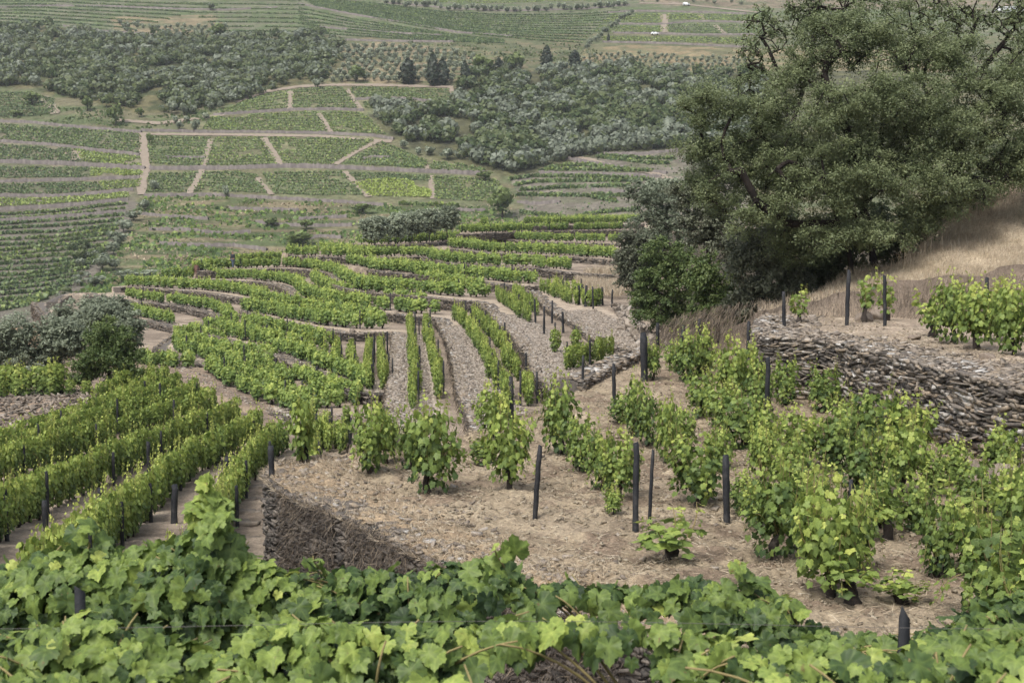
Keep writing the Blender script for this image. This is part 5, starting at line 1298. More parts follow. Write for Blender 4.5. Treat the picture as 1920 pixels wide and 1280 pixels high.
shrub('feathery pale tree with a thin leaning stem, left of the oak', 1232, 545, 78, [(1230, 385, 44, 34), (1200, 365, 26, 22), (1262, 395, 42, 38), (1225, 420, 48, 34), (1280, 430, 44, 40), (1195, 345, 18, 14)], 522, M_OLIVE, density=22, per=70, size=.11, rad=.5, tb=.34, name='feathery_tree', cat='tree', group='trees around the oak')
shrub('silvery rounded bush showing behind the feathery tree', 1260, 420, 100, [(1245, 352, 34, 16), (1225, 362, 24, 14), (1270, 358, 28, 18)], 523, M_OLIVE, size=.16, rad=.7, tb=.6)
shrub('tall grey-green holm oak rising between the feathery tree and the big oak', 1330, 590, 56, [(1320, 300, 44, 40), (1345, 360, 62, 50), (1300, 330, 30, 40), (1380, 440, 70, 60), (1320, 420, 60, 55), (1290, 380, 34, 40)], 524, M_GREYBUSH, density=30, per=190, tb=.58, name='holm_oak', cat='tree', group='trees around the oak')
shrub('broad olive-green bush at the foot of the thicket, beside the yellow grass', 1240, 592, 66, [(1240, 520, 56, 44), (1210, 560, 36, 30), (1270, 550, 50, 46), (1290, 500, 40, 40), (1250, 475, 40, 30), (1232, 588, 56, 34), (1262, 600, 40, 26)], 525, M_BUSH, tb=.52)
shrub('fresh green bush in front of the thicket, behind the pale vines', 1345, 610, 49, [(1340, 540, 48, 60), (1315, 515, 34, 44), (1370, 560, 46, 46), (1330, 590, 40, 26), (1385, 590, 40, 24)], 526, M_BUSH, tb=.56)
shrub('large dusky bush under the left limbs of the oak', 1430, 590, 47, [(1430, 500, 62, 60), (1470, 540, 56, 40), (1400, 470, 50, 40), (1450, 450, 60, 44), (1410, 560, 50, 34)], 527, M_GREYBUSH, tb=.56, per=220)
shrub('dark bush hugging the oak trunks', 1530, 545, 48.5, [(1520, 480, 56, 56), (1555, 500, 40, 40), (1490, 525, 56, 40), (1570, 440, 50, 44), (1470, 440, 60, 50)], 528, M_OAK, tb=.36, per=190)
shrub('dark undergrowth bush right of the oak trunks', 1720, 500, 48.5, [(1710, 450, 66, 44), (1770, 420, 64, 46), (1685, 478, 40, 30), (1660, 420, 60, 50), (1620, 470, 40, 40)], 529, M_OAK, tb=.26, per=190)
shrub('dark bush behind the brow of the dry slope, under the right limbs of the oak', 1800, 450, 50, [(1770, 420, 50, 40), (1820, 380, 50, 40), (1740, 450, 40, 30), (1860, 340, 50, 40)], 531, M_OAK, tb=.3, per=200)
shrub('dark bush at the right picture edge behind the dry slope', 1900, 360, 52, [(1900, 310, 50, 44), (1950, 270, 50, 50), (1880, 350, 40, 30)], 532, M_OAK, tb=.34, per=200)
shrub('half-dry bush with brown twigs at the edge of the dry grass', 1830, 420, 48.5, [(1815, 390, 44, 26), (1850, 365, 36, 26), (1785, 415, 32, 22)], 530, M_BUSH, tb=.42, per=90)
# the olives and the green bush on the left
shrub('grey olive cut by the left picture edge', 20, 722, 66, [(10, 650, 46, 40), (40, 660, 34, 40), (-20, 640, 40, 44), (20, 620, 40, 32)], 541, M_OLIVE, name='olive_tree', cat='tree', group='olives at the left', size=.10, rad=.5, tb=.6, per=170, bark=M_OLBARK, tmpl=LEAFS, up=1.0)
shrub('round grey olive between the edge olive and the green bush', 118, 718, 67, [(110, 650, 44, 44), (90, 670, 36, 36), (135, 640, 36, 36), (115, 620, 36, 26)], 542, M_OLIVE, name='olive_tree', cat='tree', group='olives at the left', size=.10, rad=.5, tb=.58, per=170, bark=M_OLBARK, tmpl=LEAFS, up=1.0)
shrub('darker olive at the back of the olive clump', 150, 640, 82, [(150, 590, 44, 28), (185, 580, 40, 24), (130, 605, 30, 22), (215, 580, 30, 22)], 543, M_OLIVE, name='olive_tree', cat='tree', group='olives at the left', size=.12, rad=.55, tb=.58, per=170, bark=M_OLBARK, tmpl=LEAFS, up=1.0)
shrub('silvery olive directly behind the bright green bush', 205, 680, 74, [(200, 600, 44, 28), (230, 605, 36, 26), (170, 610, 34, 24), (215, 630, 50, 34), (245, 620, 20, 22)], 544, M_OLIVE, name='olive_tree', cat='tree', group='olives at the left', size=.11, rad=.5, tb=.55, per=170, bark=M_OLBARK, tmpl=LEAFS, up=1.0)
shrub('bright green pointed bush in front of the grey olives', 205, 727, 62, [(200, 670, 56, 44), (190, 630, 34, 34), (235, 680, 40, 38), (165, 690, 34, 30), (195, 605, 16, 18), (225, 640, 24, 28)], 545, M_BUSH, tb=.5, group=None, density=40, per=170, tvar=.14, up=.3)
# clipped olives on the crest
for i, (x, w, t) in enumerate([(701, 23, .72), (741, 19, .76), (772, 19, .74), (804, 20, .78), (837, 22, .6)]):
    shrub('clipped olive tree on the crest, ' + ['leftmost of the five', 'second from the left of the five', 'middle one of the five', 'fourth from the left of the five', 'rightmost and darkest of the five'][i], x, 458 - i * 4, 152 + i * 3, [(x, 428 - i * 4.5, w, 17), (x - 6, 420 - i * 4.5, w * .7, 12), (x + 6, 420 - i * 4.5, w * .7, 12), (x, 437 - i * 4.5, w * .8, 12)], 551 + i, M_OLIVE, name='olive_tree', cat='tree', group='clipped olives on the crest', size=.22, rad=.7, per=110, density=26, tb=t, bark=M_OLBARK, tmpl=LEAFS, up=1.0)

# ------------------------------------------------------------------ trees of the far hillside
def far_tree_mesh(seed, mat, kind='round', n=150, size=.16):
    """unit tree, 1 m tall: crown and trunk meshes"""
    rng = np.random.default_rng(seed)
    if kind == 'round':
        nb = 7; d = unit(rng.normal(0, 1, (nb, 3))) * .26 * [1, 1, .7] + [0, 0, .62]
        c = d[rng.integers(0, nb, n)]; q = unit(rng.normal(0, 1, (n, 3))); P = c + q * .22 * rng.uniform(.6, 1.05, (n, 1))
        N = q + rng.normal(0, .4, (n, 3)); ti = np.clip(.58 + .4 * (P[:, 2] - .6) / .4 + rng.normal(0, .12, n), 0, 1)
    else:
        z = rng.uniform(.06, 1, n); r = (.20 if kind == 'cypress' else .26) * np.sin(np.clip(z * 1.02, 0, 1) ** .75 * math.pi) ** .75 + .015
        a = rng.uniform(0, 6.28, n); rr = r * rng.uniform(.6, 1.08, n); P = np.stack([rr * np.cos(a), rr * np.sin(a), z], 1)
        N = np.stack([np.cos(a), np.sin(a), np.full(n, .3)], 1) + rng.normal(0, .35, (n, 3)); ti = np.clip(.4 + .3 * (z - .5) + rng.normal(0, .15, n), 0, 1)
    T = rng.normal(0, .5, (n, 3)) + [0, 0, .6]
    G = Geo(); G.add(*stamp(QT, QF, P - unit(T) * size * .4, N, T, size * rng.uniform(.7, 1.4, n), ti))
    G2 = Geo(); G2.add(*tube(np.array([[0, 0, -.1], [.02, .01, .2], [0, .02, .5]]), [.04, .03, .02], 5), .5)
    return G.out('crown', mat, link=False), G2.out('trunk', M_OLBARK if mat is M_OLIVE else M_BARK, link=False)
OLF = [far_tree_mesh(600 + i, M_OLIVE) for i in range(4)]; GRF = [far_tree_mesh(610 + i, M_WOODA) for i in range(3)]; DKF = [far_tree_mesh(620 + i, M_BUSH, n=220, size=.13) for i in range(3)]
CYF = [far_tree_mesh(630 + i, M_CYP, 'cypress', n=420, size=.075) for i in range(3)]
frng = np.random.default_rng(77)
def far_tree(px, py, hpx, wpx, label, meshes, name, cat, group=None):
    q = hit(np.array([px]), np.array([py]))[0]; s = np.linalg.norm(q) / FPX
    c, t = meshes[frng.integers(0, len(meshes))]
    r = empty(name, q, frng.uniform(0, 6.28)); r.scale = (wpx * s / .95, wpx * s / .95, hpx * s) if meshes is not CYF else (wpx * s / .42, wpx * s / .42, hpx * s)
    tag(r, label, cat, group); link('crown', c, r); link('trunk', t, r); return r
for a in [(765, 158, 46, 32, 'dark cone-shaped cypress standing alone above the triangular plot'), (812, 162, 60, 24, 'tall pointed cypress, left of the pair at the plot corner'), (830, 160, 48, 26, 'shorter cypress, right of the pair at the plot corner'), (1025, 130, 42, 22, 'tall dark cypress at the top edge of the right woodland'),
          (1078, 128, 32, 24, 'blunt dark cypress right of the tall one at the woodland edge'), (872, 150, 34, 18, 'small dark conifer between the cypress pair and the woodland'), (935, 138, 28, 22, 'dark conifer at the left top of the right woodland'), (1141, 78, 14, 6, 'tiny dark cypress at the corner of the orange orchard'), (595, 95, 26, 18, 'dark conifer among the left woodland trees')]:
    far_tree(*a, CYF, 'cypress_tree', 'tree', 'cypresses on the far hillside')
for a in [(667, 155, 30, 36, 'dark spreading tree above the highest plots'), (942, 408, 56, 58, 'big round green tree at the foot of the far hillside, behind the crest'), (217, 236, 40, 32, 'dark green round tree in the dry strip left of the middle plots'), (60, 198, 24, 36, 'grey-green double tree at the corner of the left plot'), (165, 208, 26, 26, 'green tree left of the dark round one'), (200, 202, 20, 20, 'small tree beside the dark round one'),
          (262, 220, 18, 18, 'small bush right of the dark round tree'), (410, 75, 28, 40, 'pale green domed tree at the top of the left woodland'), (967, 140, 40, 34, 'dark tree at the upper edge of the right woodland'), (680, 402, 20, 42, 'dark bush above the clipped olives'), (905, 140, 36, 40, 'dark broad tree left of the woodland top'), (395, 20, 14, 14, 'single small tree in the top left rows'),
          (280, 271, 20, 18, 'grey olive beside the upright track'), (560, 458, 22, 60, 'low bush at the foot of the abandoned terraces'), (510, 425, 16, 30, 'green bush on the abandoned terraces'), (575, 430, 18, 26, 'green bush right of its neighbour on the abandoned terraces'), (30, 218, 10, 24, 'low bush under the far left plot'), (910, 338, 18, 36, 'bush at the end of the broad grey wall')]:
    far_tree(*a, DKF if a[3] > 15 else GRF, 'tree', 'tree', 'single trees on the far hillside')
for a in [(322, 214, 24, 22), (345, 216, 22, 20), (362, 214, 18, 18), (328, 232, 14, 14), (350, 230, 12, 12), (337, 243, 15, 15), (367, 248, 24, 20), (386, 226, 14, 14), (413, 205, 16, 14), (393, 207, 18, 16), (290, 358, 20, 20), (423, 370, 22, 16), (592, 166, 18, 18), (604, 158, 12, 12), (755, 280, 18, 20), (783, 292, 16, 16), (806, 292, 18, 22), (838, 300, 22, 26), (270, 396, 22, 22), (250, 414, 20, 30), (232, 436, 24, 34), (220, 462, 30, 36), (212, 478, 24, 28), (192, 508, 30, 36), (216, 506, 20, 24), (240, 528, 22, 50), (180, 535, 18, 40), (280, 524, 18, 40)]:
    far_tree(*a, 'grey-green olive tree standing loose beside the far plots and the gully', OLF, 'olive_tree', 'tree', 'loose olives beside the far plots')
# orchards: regular dots
def orchard(poly, step, hpx, label, group, cap):
    z = A(poly); x0, y0 = z.min(0); x1, y1 = z.max(0); n = 0; ys_ = []
    yy = y1 - 2
    pts = []
    r = 0
    while yy > y0:
        sc = np.interp(yy, [0, 160], [.62, 1.0])
        for xx in np.arange(x0 + (r % 2) * step * sc / 2, x1, step * sc): pts.append((xx + frng.normal(0, 1.6), yy + frng.normal(0, 1.2), sc))
        yy -= step * sc * .55; r += 1
    pts = np.array(pts); pts = pts[inside(z, pts[:, 0], pts[:, 1])]
    for p in pts[:cap]: far_tree(p[0], p[1], hpx * p[2] * frng.uniform(.75, 1.2), hpx * p[2] * frng.uniform(.8, 1.2), label, OLF, 'olive_tree', 'tree', group)
orchard('630,85 700,78 830,95 900,110 870,135 845,156 700,156 610,156 645,125', 15, 13.5, 'olive tree in the orchard around the cypresses', 'orchard around the cypresses', 150)
orchard('1100,95 1180,90 1420,98 1420,132 1300,134 1160,118 1092,114', 13, 9.5, 'small olive tree in the orange orchard left of the big oak', 'orange orchard', 90)
orchard('212,34 300,32 400,30 425,52 400,64 225,62', 17, 13, 'olive tree in the small orange clearing at top left', 'orange clearing olives', 30)
for i, x in enumerate(np.arange(724, 1180, 11.5)):
    far_tree(x + frng.normal(0, 2), np.interp(x, [720, 860, 960, 1100, 1180], [8, 20, 23, 19, 12]) + frng.normal(0, 1.5), frng.uniform(9, 14), frng.uniform(10, 15), 'olive tree in the long line along the dark bank at the top', OLF, 'olive_tree', 'tree', 'line of olives along the bank')
for i, t in enumerate(np.linspace(0, 1, 16)):
    far_tree(1098 + 85 * t + frng.normal(0, 2), 90 - 64 * t + frng.normal(0, 2), 12 - 3 * t, 12, 'olive tree in the slanting line left of the bright squares', OLF, 'olive_tree', 'tree', 'slanting line of olives')
for x, y in [(1205, 3), (1232, 5), (1250, 2), (1290, -2), (1325, 4), (1340, 8), (1372, 6), (1390, 10), (1300, 6)]: far_tree(x, y, 8, 9, 'tiny olive on the bare pink slope at the top', OLF, 'olive_tree', 'tree', 'olives on the bare pink slope')

# woodland: closed mass of crowns
def woodland(poly, label, seed, per_area, hpx, olive_bias):
    rng = np.random.default_rng(seed); z = A(poly); x0, y0 = z.min(0); x1, y1 = z.max(0)
    n = int((x1 - x0) * (y1 - y0) * per_area)
    p = np.c_[rng.uniform(x0, x1, n), rng.uniform(y0, y1, n)]; p = p[inside(z, p[:, 0], p[:, 1])]
    p = p[np.argsort(p[:, 1])]; Q = hit(p[:, 0], p[:, 1]); s = np.linalg.norm(Q, axis=1) / FPX
    H = hpx * s * rng.uniform(.55, 1.45, len(p)) * np.interp(p[:, 1], [40, 320], [.75, 1.15])
    sp = vnoise(Q[:, 0] / 18, Q[:, 1] / 18, 97) * .6 + rng.random(len(p)) * .4
    base_t = np.where(sp > 1 - olive_bias, .72, np.where(sp > .42, .42, .24)) + rng.normal(0, .08, len(p)); keep = vnoise(Q[:, 0] / 9, Q[:, 1] / 9, 98) > .24
    Q, H, base_t = Q[keep], H[keep], base_t[keep]
    m = 64; G = Geo(); nb = len(Q)
    d = unit(rng.normal(0, 1, (nb, m, 3)) + [0, -.25, .35]); rad = H * .55
    P = Q[:, None] + np.array([0, 0, 1]) * (H * .5)[:, None, None] + d * rad[:, None, None] * [1, 1, .85] * rng.uniform(.65, 1.05, (nb, m, 1))
    N = d + rng.normal(0, .35, (nb, m, 3)); T = rng.normal(0, .5, (nb, m, 3)) + [0, 0, .7]
    ti = np.clip(base_t[:, None] + .26 * d[..., 2] - .05 + rng.normal(0, .07, (nb, m)), 0, 1)  # crown tops lighter, undersides darker: light and shade put into the leaf tint
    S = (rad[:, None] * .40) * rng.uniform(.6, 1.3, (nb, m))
    T2 = unit(T.reshape(-1, 3)); P2 = P.reshape(-1, 3) - T2 * S.reshape(-1, 1) * .45
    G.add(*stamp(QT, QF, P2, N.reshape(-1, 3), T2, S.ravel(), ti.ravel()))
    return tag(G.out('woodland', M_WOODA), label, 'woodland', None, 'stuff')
woodland('-60,50 0,52 90,52 190,66 300,68 400,74 430,78 520,70 600,66 640,76 640,118 608,150 556,160 450,190 340,215 260,205 110,180 60,165 -60,162', 'mixed dark and silvery woodland across the upper left hillside', 701, .022, 18, .24)
woodland('862,158 880,132 960,124 1000,138 1090,132 1160,124 1290,140 1430,136 1430,280 1290,276 1150,286 1060,300 1010,314 960,326 905,310 815,288 745,254 700,218 852,206', 'silvery grey woodland on the right hillside between plots and oak', 702, .022, 19, .48)
woodland('440,80 520,74 600,70 636,80 600,120 470,150 420,130', 'even green scrub slope in the middle of the upper left woodland', 703, .03, 9, .05)
woodland('690,190 740,196 850,204 850,215 720,225 696,214', 'olive trees at the left tip of the right woodland', 704, .03, 16, .7)
woodland('130,440 205,492 160,540 90,575 150,520', 'scrub along the gully beside the contour rows', 705, .008, 12, .4)
# low scrub over the abandoned terraces
def scrub(poly, label, seed, n, size, mat, tb):
    rng = np.random.default_rng(seed); z = A(poly); x0, y0 = z.min(0); x1, y1 = z.max(0)
    p = np.c_[rng.uniform(x0, x1, n), rng.uniform(y0, y1, n)]; p = p[inside(z, p[:, 0], p[:, 1])]; Q = hit(p[:, 0], p[:, 1])
    k = vnoise(Q[:, 0] / 10, Q[:, 1] / 5, seed) > .45; Q = Q[k]; Q = Q + rng.normal(0, 1, Q.shape) * [1, .6, 0]; Q[:, 2] = hill_z(Q[:, 0], Q[:, 1])
    m = len(Q); G = Geo(); G.add(*clump_quads(Q, size * rng.uniform(.5, 1.4, m), rng, np.clip(tb + rng.normal(0, .15, m), 0, 1)))
    return tag(G.out('scrub', mat), label, 'scrub', None, 'stuff')
scrub(Z_FD, 'patchy green scrub over the abandoned dry terraces', 811, 16000, .9, M_VFAR, .28)
scrub('60,186 250,215 430,195 400,225 265,243 0,226', 'low scrub in the dry strip under the left woodland', 813, 2500, .9, M_BUSH, .4)
scrub(Z_FE, 'thin weeds in the pinkish right plot', 814, 1500, .6, M_VHILL, .3)
scrub('700,75 1090,85 1160,118 960,120 870,112', 'bushes above the right woodland', 815, 2500, 1.0, M_WOODA, .45)
scrub(Z_FD, 'dry yellow grass tufts over the abandoned terraces', 812, 9000, .45, M_STRAW, .34)
# ------------------------------------------------------------------ people, horse, cars, building
def skin_obj(name, verts, edges, radii, mat, parent=None, root=0, sub=1):
    me = bpy.data.meshes.new(name); me.from_pydata([tuple(v) for v in verts], edges, [])
    o = bpy.data.objects.new(name, me); COL.objects.link(o)
    if parent is not None: o.parent = parent
    sk = o.modifiers.new('skin', 'SKIN')
    for i, r in enumerate(radii):
        me.skin_vertices[0].data[i].radius = (r, r) if np.ndim(r) == 0 else r
        me.skin_vertices[0].data[i].use_root = (i == root)
    sb = o.modifiers.new('sub', 'SUBSURF'); sb.levels = sub; sb.render_levels = sub
    me.materials.append(mat); return o
def plain(name, c, rough=.8):
    m, n, l, b = new_mat(name); b.inputs['Roughness'].default_value = rough
    g = n.new('ShaderNodeNewGeometry'); t = noise(n, l, 9, 3, .6, g.outputs['Position'])
    r = ramp(n, [(.3, tuple(q * .8 for q in c)), (.7, tuple(min(1, q * 1.15) for q in c))]); l.new(t.outputs['Fac'], r.inputs['Fac']); l.new(r.outputs[0], b.inputs['Base Color']); return m
M_SKIN = plain('skin', (.33, .19, .13)); M_DARKC = plain('dark_cloth', (.012, .014, .02)); M_BLUEC = plain('blue_cloth', (.05, .07, .10)); M_GREENC = plain('green_cloth', (.015, .055, .045)); M_HAIR = plain('hair', (.012, .009, .008)); M_HORSE = plain('horse_coat', (.085, .036, .024)); M_MANE = plain('mane', (.03, .018, .014))
def person(loc, rz, label, shirt, legs, stride=.12, bend=0.0):
    root = empty('person', loc, rz); tag(root, label, 'person')
    b = bend
    V = [(0, 0, .96), (0, .02 + b * .2, 1.15), (0, .0 + b * .4, 1.38), (0, .0 + b * .48, 1.50), (0, .03 + b * .56, 1.60), (0, .05 + b * .6, 1.72),
         (-.19, b * .4, 1.42), (-.25, .04 + b * .4, 1.16), (-.22, .2 + b * .4, .98), (-.21, .28 + b * .4, .95), (.19, b * .4, 1.42), (.26, .0 + b * .4, 1.14), (.24, .16 + b * .4, .94), (.23, .24 + b * .4, .90),
         (-.1, 0, .9), (-.11, stride, .5), (-.11, stride * .6, .09), (-.11, stride * .6 + .16, .04), (.1, 0, .9), (.11, -stride * .4, .5), (.11, -stride, .09), (.11, -stride + .16, .04)]
    E = [(0, 1), (1, 2), (2, 3), (3, 4), (4, 5), (2, 6), (6, 7), (7, 8), (8, 9), (2, 10), (10, 11), (11, 12), (12, 13), (0, 14), (14, 15), (15, 16), (16, 17), (0, 18), (18, 19), (19, 20), (20, 21)]
    Rr = [.14, .135, .15, .06, .085, .085, .065, .05, .04, .035, .065, .05, .04, .035, .1, .07, .05, .045, .1, .07, .05, .045]
    skin_obj('body', V, E, Rr, M_SKIN, root)
    skin_obj('shirt', [(0, 0, .93), V[1], V[2], (0, b * .46, 1.45), V[6], V[7], (-.23, .16 + b * .4, 1.02), V[10], V[11], (.245, .12 + b * .4, .98)], [(0, 1), (1, 2), (2, 3), (2, 4), (4, 5), (5, 6), (2, 7), (7, 8), (8, 9)], [.165, .16, .17, .08, .085, .07, .055, .085, .07, .055], shirt, root)
    skin_obj('trousers', [(0, 0, .98), V[14], V[15], V[16], V[18], V[19], V[20]], [(0, 1), (1, 2), (2, 3), (0, 4), (4, 5), (5, 6)], [.15, .12, .09, .075, .12, .09, .075], legs, root)
    skin_obj('hair', [(0, .0 + b * .56, 1.66), (0, .03 + b * .6, 1.76)], [(0, 1)], [.09, .085], M_HAIR, root)
    return root
q = onz(437, 504, 6.6); person(tuple(q), 2.6, 'farm worker in dark clothes standing among the vines on the left shoulder', M_DARKC, M_BLUEC)
q = onz(377, 521, 7.3); person((q[0], q[1] + .3, q[2]), .4, 'farm worker in dark green top and blue trousers walking behind the horse', M_GREENC, M_BLUEC, .2, .3)
q = onz(368, 522, 7.3); root = empty('horse', (q[0] - .1, q[1] + .6, q[2]), math.radians(22)); tag(root, 'reddish brown horse seen from behind at the tip of the terrace', 'horse')
V = [(0, -.62, 1.12), (0, -.25, 1.05), (0, .2, 1.05), (0, .55, 1.12), (0, .8, 1.4), (0, .98, 1.66), (0, 1.15, 1.6), (0, 1.38, 1.42)]; E = [(i, i + 1) for i in range(7)]; Rr = [.27, .29, .30, .26, .17, .13, .13, .085]
for sx in (-.15, .15):
    for y, hk in ((-.62, 1), (.52, 0)):
        k = len(V); src = 0 if y < 0 else 3
        if hk: V += [(sx, y + .06, .85), (sx, y + .08, .66), (sx, y - .12, .48), (sx, y - .06, .12), (sx, y, .05)]; Rr += [.17, .11, .065, .05, .06]
        else: V += [(sx, y, .85), (sx, y + .02, .62), (sx, y, .42), (sx, y, .12), (sx, y + .04, .05)]; Rr += [.13, .09, .065, .045, .06]
        E += [(src, k), (k, k + 1), (k + 1, k + 2), (k + 2, k + 3), (k + 3, k + 4)]
for sx in (-.06, .06): k = len(V); V += [(sx, 1.0, 1.84)]; Rr += [.035]; E += [(5, k)]
skin_obj('body', V, E, Rr, M_HORSE, root)
skin_obj('tail', [(0, -.88, 1.18), (0, -1.0, .95), (0, -.98, .5)], [(0, 1), (1, 2)], [.06, .08, .04], M_MANE, root)
skin_obj('mane', [(0, .62, 1.42), (0, .8, 1.62), (0, .94, 1.82)], [(0, 1), (1, 2)], [.05, .06, .05], M_MANE, root)

M_WHITE = plain('white_paint', (.75, .76, .77), .35); M_GLASS = plain('window_glass', (.03, .035, .04), .1); M_TYRE = plain('tyre', (.015, .015, .016)); M_ROOF = plain('roof_sheet', (.55, .56, .56))
def car(px, py, rz, label, van):
    q = hit(np.array([px]), np.array([py]))[0]; root = empty('parked_car', q + [0, 0, .35], rz); tag(root, label, 'car')
    prof = [(-2.1, .35), (-2.15, .75), (-2.0, 1.0 if not van else 1.75), (-1.1 if not van else -2.0, 1.45 if not van else 1.8), (.35, 1.48 if not van else 1.8), (1.0, .98), (1.95, .85), (2.1, .6), (2.08, .32)]
    n = len(prof); G = Geo(); Vv = []
    for sgn in (-1, 1):
        for i, (x_, z_) in enumerate(prof): Vv.append((x_, sgn * (.84 if z_ < 1.05 else .70), z_))
    i = np.arange(n); j = (i + 1) % n
    G.add(Vv, [np.stack([i, j, n + j, n + i], 1), np.array([list(range(n))[::-1], list(range(n, 2 * n))])], .5); G.out('body', M_WHITE, parent=root)
    G = Geo()
    for sgn in (-1, 1): G.add([(-1.2, sgn * .80, 1.02), (.55, sgn * .80, 1.02), (.25, sgn * .73, 1.40), (-1.0, sgn * .73, 1.40)], np.array([[0, 1, 2, 3]]), .5)
    G.add([(.97, -.66, 1.03), (.97, .66, 1.03), (.45, .62, 1.44), (.45, -.62, 1.44)], np.array([[0, 1, 2, 3]]), .5); G.out('window', M_GLASS, parent=root)
    for wx in (-1.3, 1.3):
        for sgn in (-1, 1):
            G = Geo(); G.add(*tube([(wx, sgn * .68, .3), (wx, sgn * .88, .3)], [.31, .31], 14), .5); G.out('wheel', M_TYRE, parent=root)
car(1287, 12, .05, 'white van on the earth road near the skyline, above the bright squares', True)
car(1228, 67, -.03, 'small white car on the track below the bright squares', False)
q = hit(np.array([1897]), np.array([24]))[0]; root = empty('farm_building', q, .05); tag(root, 'long low white farm building glimpsed through the oak at the top right', 'building')
G = Geo(); G.add(*boxes(np.array([[0, 0, 1.0]]), np.array([[9., 0, 0]]), np.array([[0, 3., 0]]), np.array([[0, 0, 1.4]]), np.random.default_rng(0), 0), tint=.5); G.out('wall', M_WHITE, parent=root)
G = Geo(); G.add([(-9.4, -3.4, 2.42), (9.4, -3.4, 2.42), (9.4, 0, 3.3), (-9.4, 0, 3.3), (-9.4, 3.4, 2.42), (9.4, 3.4, 2.42)], [np.array([[0, 1, 2, 3], [3, 2, 5, 4]])], .5); G.out('roof', M_ROOF, parent=root)
for k in range(5):
    G = Geo(); G.add(*boxes(np.array([[-7 + k * 3.4, -3.02, 1.3]]), np.array([[.6, 0, 0]]), np.array([[0, .06, 0]]), np.array([[0, 0, .5]]), np.random.default_rng(0), 0)); G.out('window', M_GLASS, parent=root)
# ------------------------------------------------------------------ litter, rubble, dry grass, rocks
grng = np.random.default_rng(2024)
def blades(P, h, w, D, rng, tint):
    """one narrow bent blade per point: base, middle, tip"""
    n = len(P); D = unit(D); side = unit(np.cross(D, rng.normal(0, 1, (n, 3))))
    h = np.broadcast_to(h, (n,))[:, None]; w = np.broadcast_to(w, (n,))[:, None]
    mid = P + D * h * .55; tip = P + D * h + rng.normal(0, .14, (n, 3)) * h - [0, 0, .05] * h
    V = np.stack([P - side * w, P + side * w, mid + side * w * .7, mid - side * w * .7, tip], 1).reshape(-1, 3)
    o = (np.arange(n) * 5)[:, None]
    return V, [np.array([[0, 1, 2, 3]]) + o, np.array([[3, 2, 4]]) + o], np.repeat(tint, 5)
def scatter_in(poly, n, rng):
    z = np.asarray(poly); a = z.min(0); b = z.max(0); p = rng.uniform(a, b, (n, 2)); return p[inside(z, p[:, 0], p[:, 1])]
def chips(p, z, a0, a1, rng, tilt=.25, th=.014):
    n = len(p); yaw = rng.uniform(0, 6.28, n); a = rng.uniform(a0, a1, n); b = a * rng.uniform(.35, .8, n)
    C = np.c_[p, z + .01]
    ax = np.stack([np.cos(yaw), np.sin(yaw), rng.normal(0, tilt, n)], 1); ay = np.stack([-np.sin(yaw), np.cos(yaw), rng.normal(0, tilt, n)], 1); az = np.cross(ax, ay)
    return boxes(C, ax * a[:, None], ay * b[:, None], unit(az) * (th + .06 * a)[:, None], rng, .2)
# mulch of straw on the knoll
vis = np.vstack([KFRONT, onz(A('1500,1400 2050,1400 2050,860 1500,640 1250,650')[:, 0], A('1500,1400 2050,1400 2050,860 1500,640 1250,650')[:, 1], K_H)[:, :2], KBACK[3:]])
p = scatter_in(vis, 120000, grng); keep = grng.random(len(p)) < 1.3 * np.clip(26 / p[:, 1], 0, 1) ** 2 * (.15 + vnoise(p[:, 0] * 1.3, p[:, 1] * 1.3, 5)); p = p[keep]
z = ground(p[:, 0], p[:, 1]); n = len(p); a = grng.uniform(0, 6.28, n)
G = Geo(); G.add(*blades(np.c_[p, z + .01], grng.uniform(.06, .22, n), .004, np.stack([np.cos(a), np.sin(a), grng.normal(.12, .22, n)], 1), grng, np.clip(grng.normal(.5, .22, n), 0, 1)))
tag(G.out('straw', M_STRAW), 'straw and dry stalks strewn over the knoll soil', 'straw', None, 'stuff')
p = scatter_in(vis, 15000, grng); dk = dist_line(KFRONT, p[:, 0], p[:, 1]); p = p[(grng.random(len(p)) < np.clip(1.3 - dk / 1.6, .05, 1)) & (p[:, 1] < 34)]
G = Geo(); V, F = chips(p, ground(p[:, 0], p[:, 1]) - .01, .015, .075, grng, .35); G.add(V, F, np.repeat(grng.uniform(.1, .9, len(p)), 8))
tag(G.out('slate_chips', M_SLATE), 'slate chips scattered over the knoll', 'stones', None, 'stuff')
p = scatter_in(vis, 34000, grng); p = p[grng.random(len(p)) < 1.2 * np.clip(24 / p[:, 1], 0, 1) ** 2 * (.1 + vnoise(p[:, 0] * 2, p[:, 1] * 2, 35))]; n = len(p); z = ground(p[:, 0], p[:, 1])
yaw = grng.uniform(0, 6.28, n); a = grng.uniform(.008, .034, n); Cc = np.c_[p, z + a * .3]
V, F = boxes(Cc, np.stack([np.cos(yaw), np.sin(yaw), grng.normal(0, .3, n)], 1) * a[:, None], np.stack([-np.sin(yaw), np.cos(yaw), grng.normal(0, .3, n)], 1) * (a * .7)[:, None], np.array([0, 0, 1.]) * (a * .5)[:, None], grng, .3)
G = Geo(); G.add(V, F, np.repeat(np.clip(grng.normal(.45, .2, n), 0, 1), 8)); tag(G.out('soil_clods', M_CLOD), 'crumbly clods of soil between the vines of the knoll', 'soil', None, 'stuff')
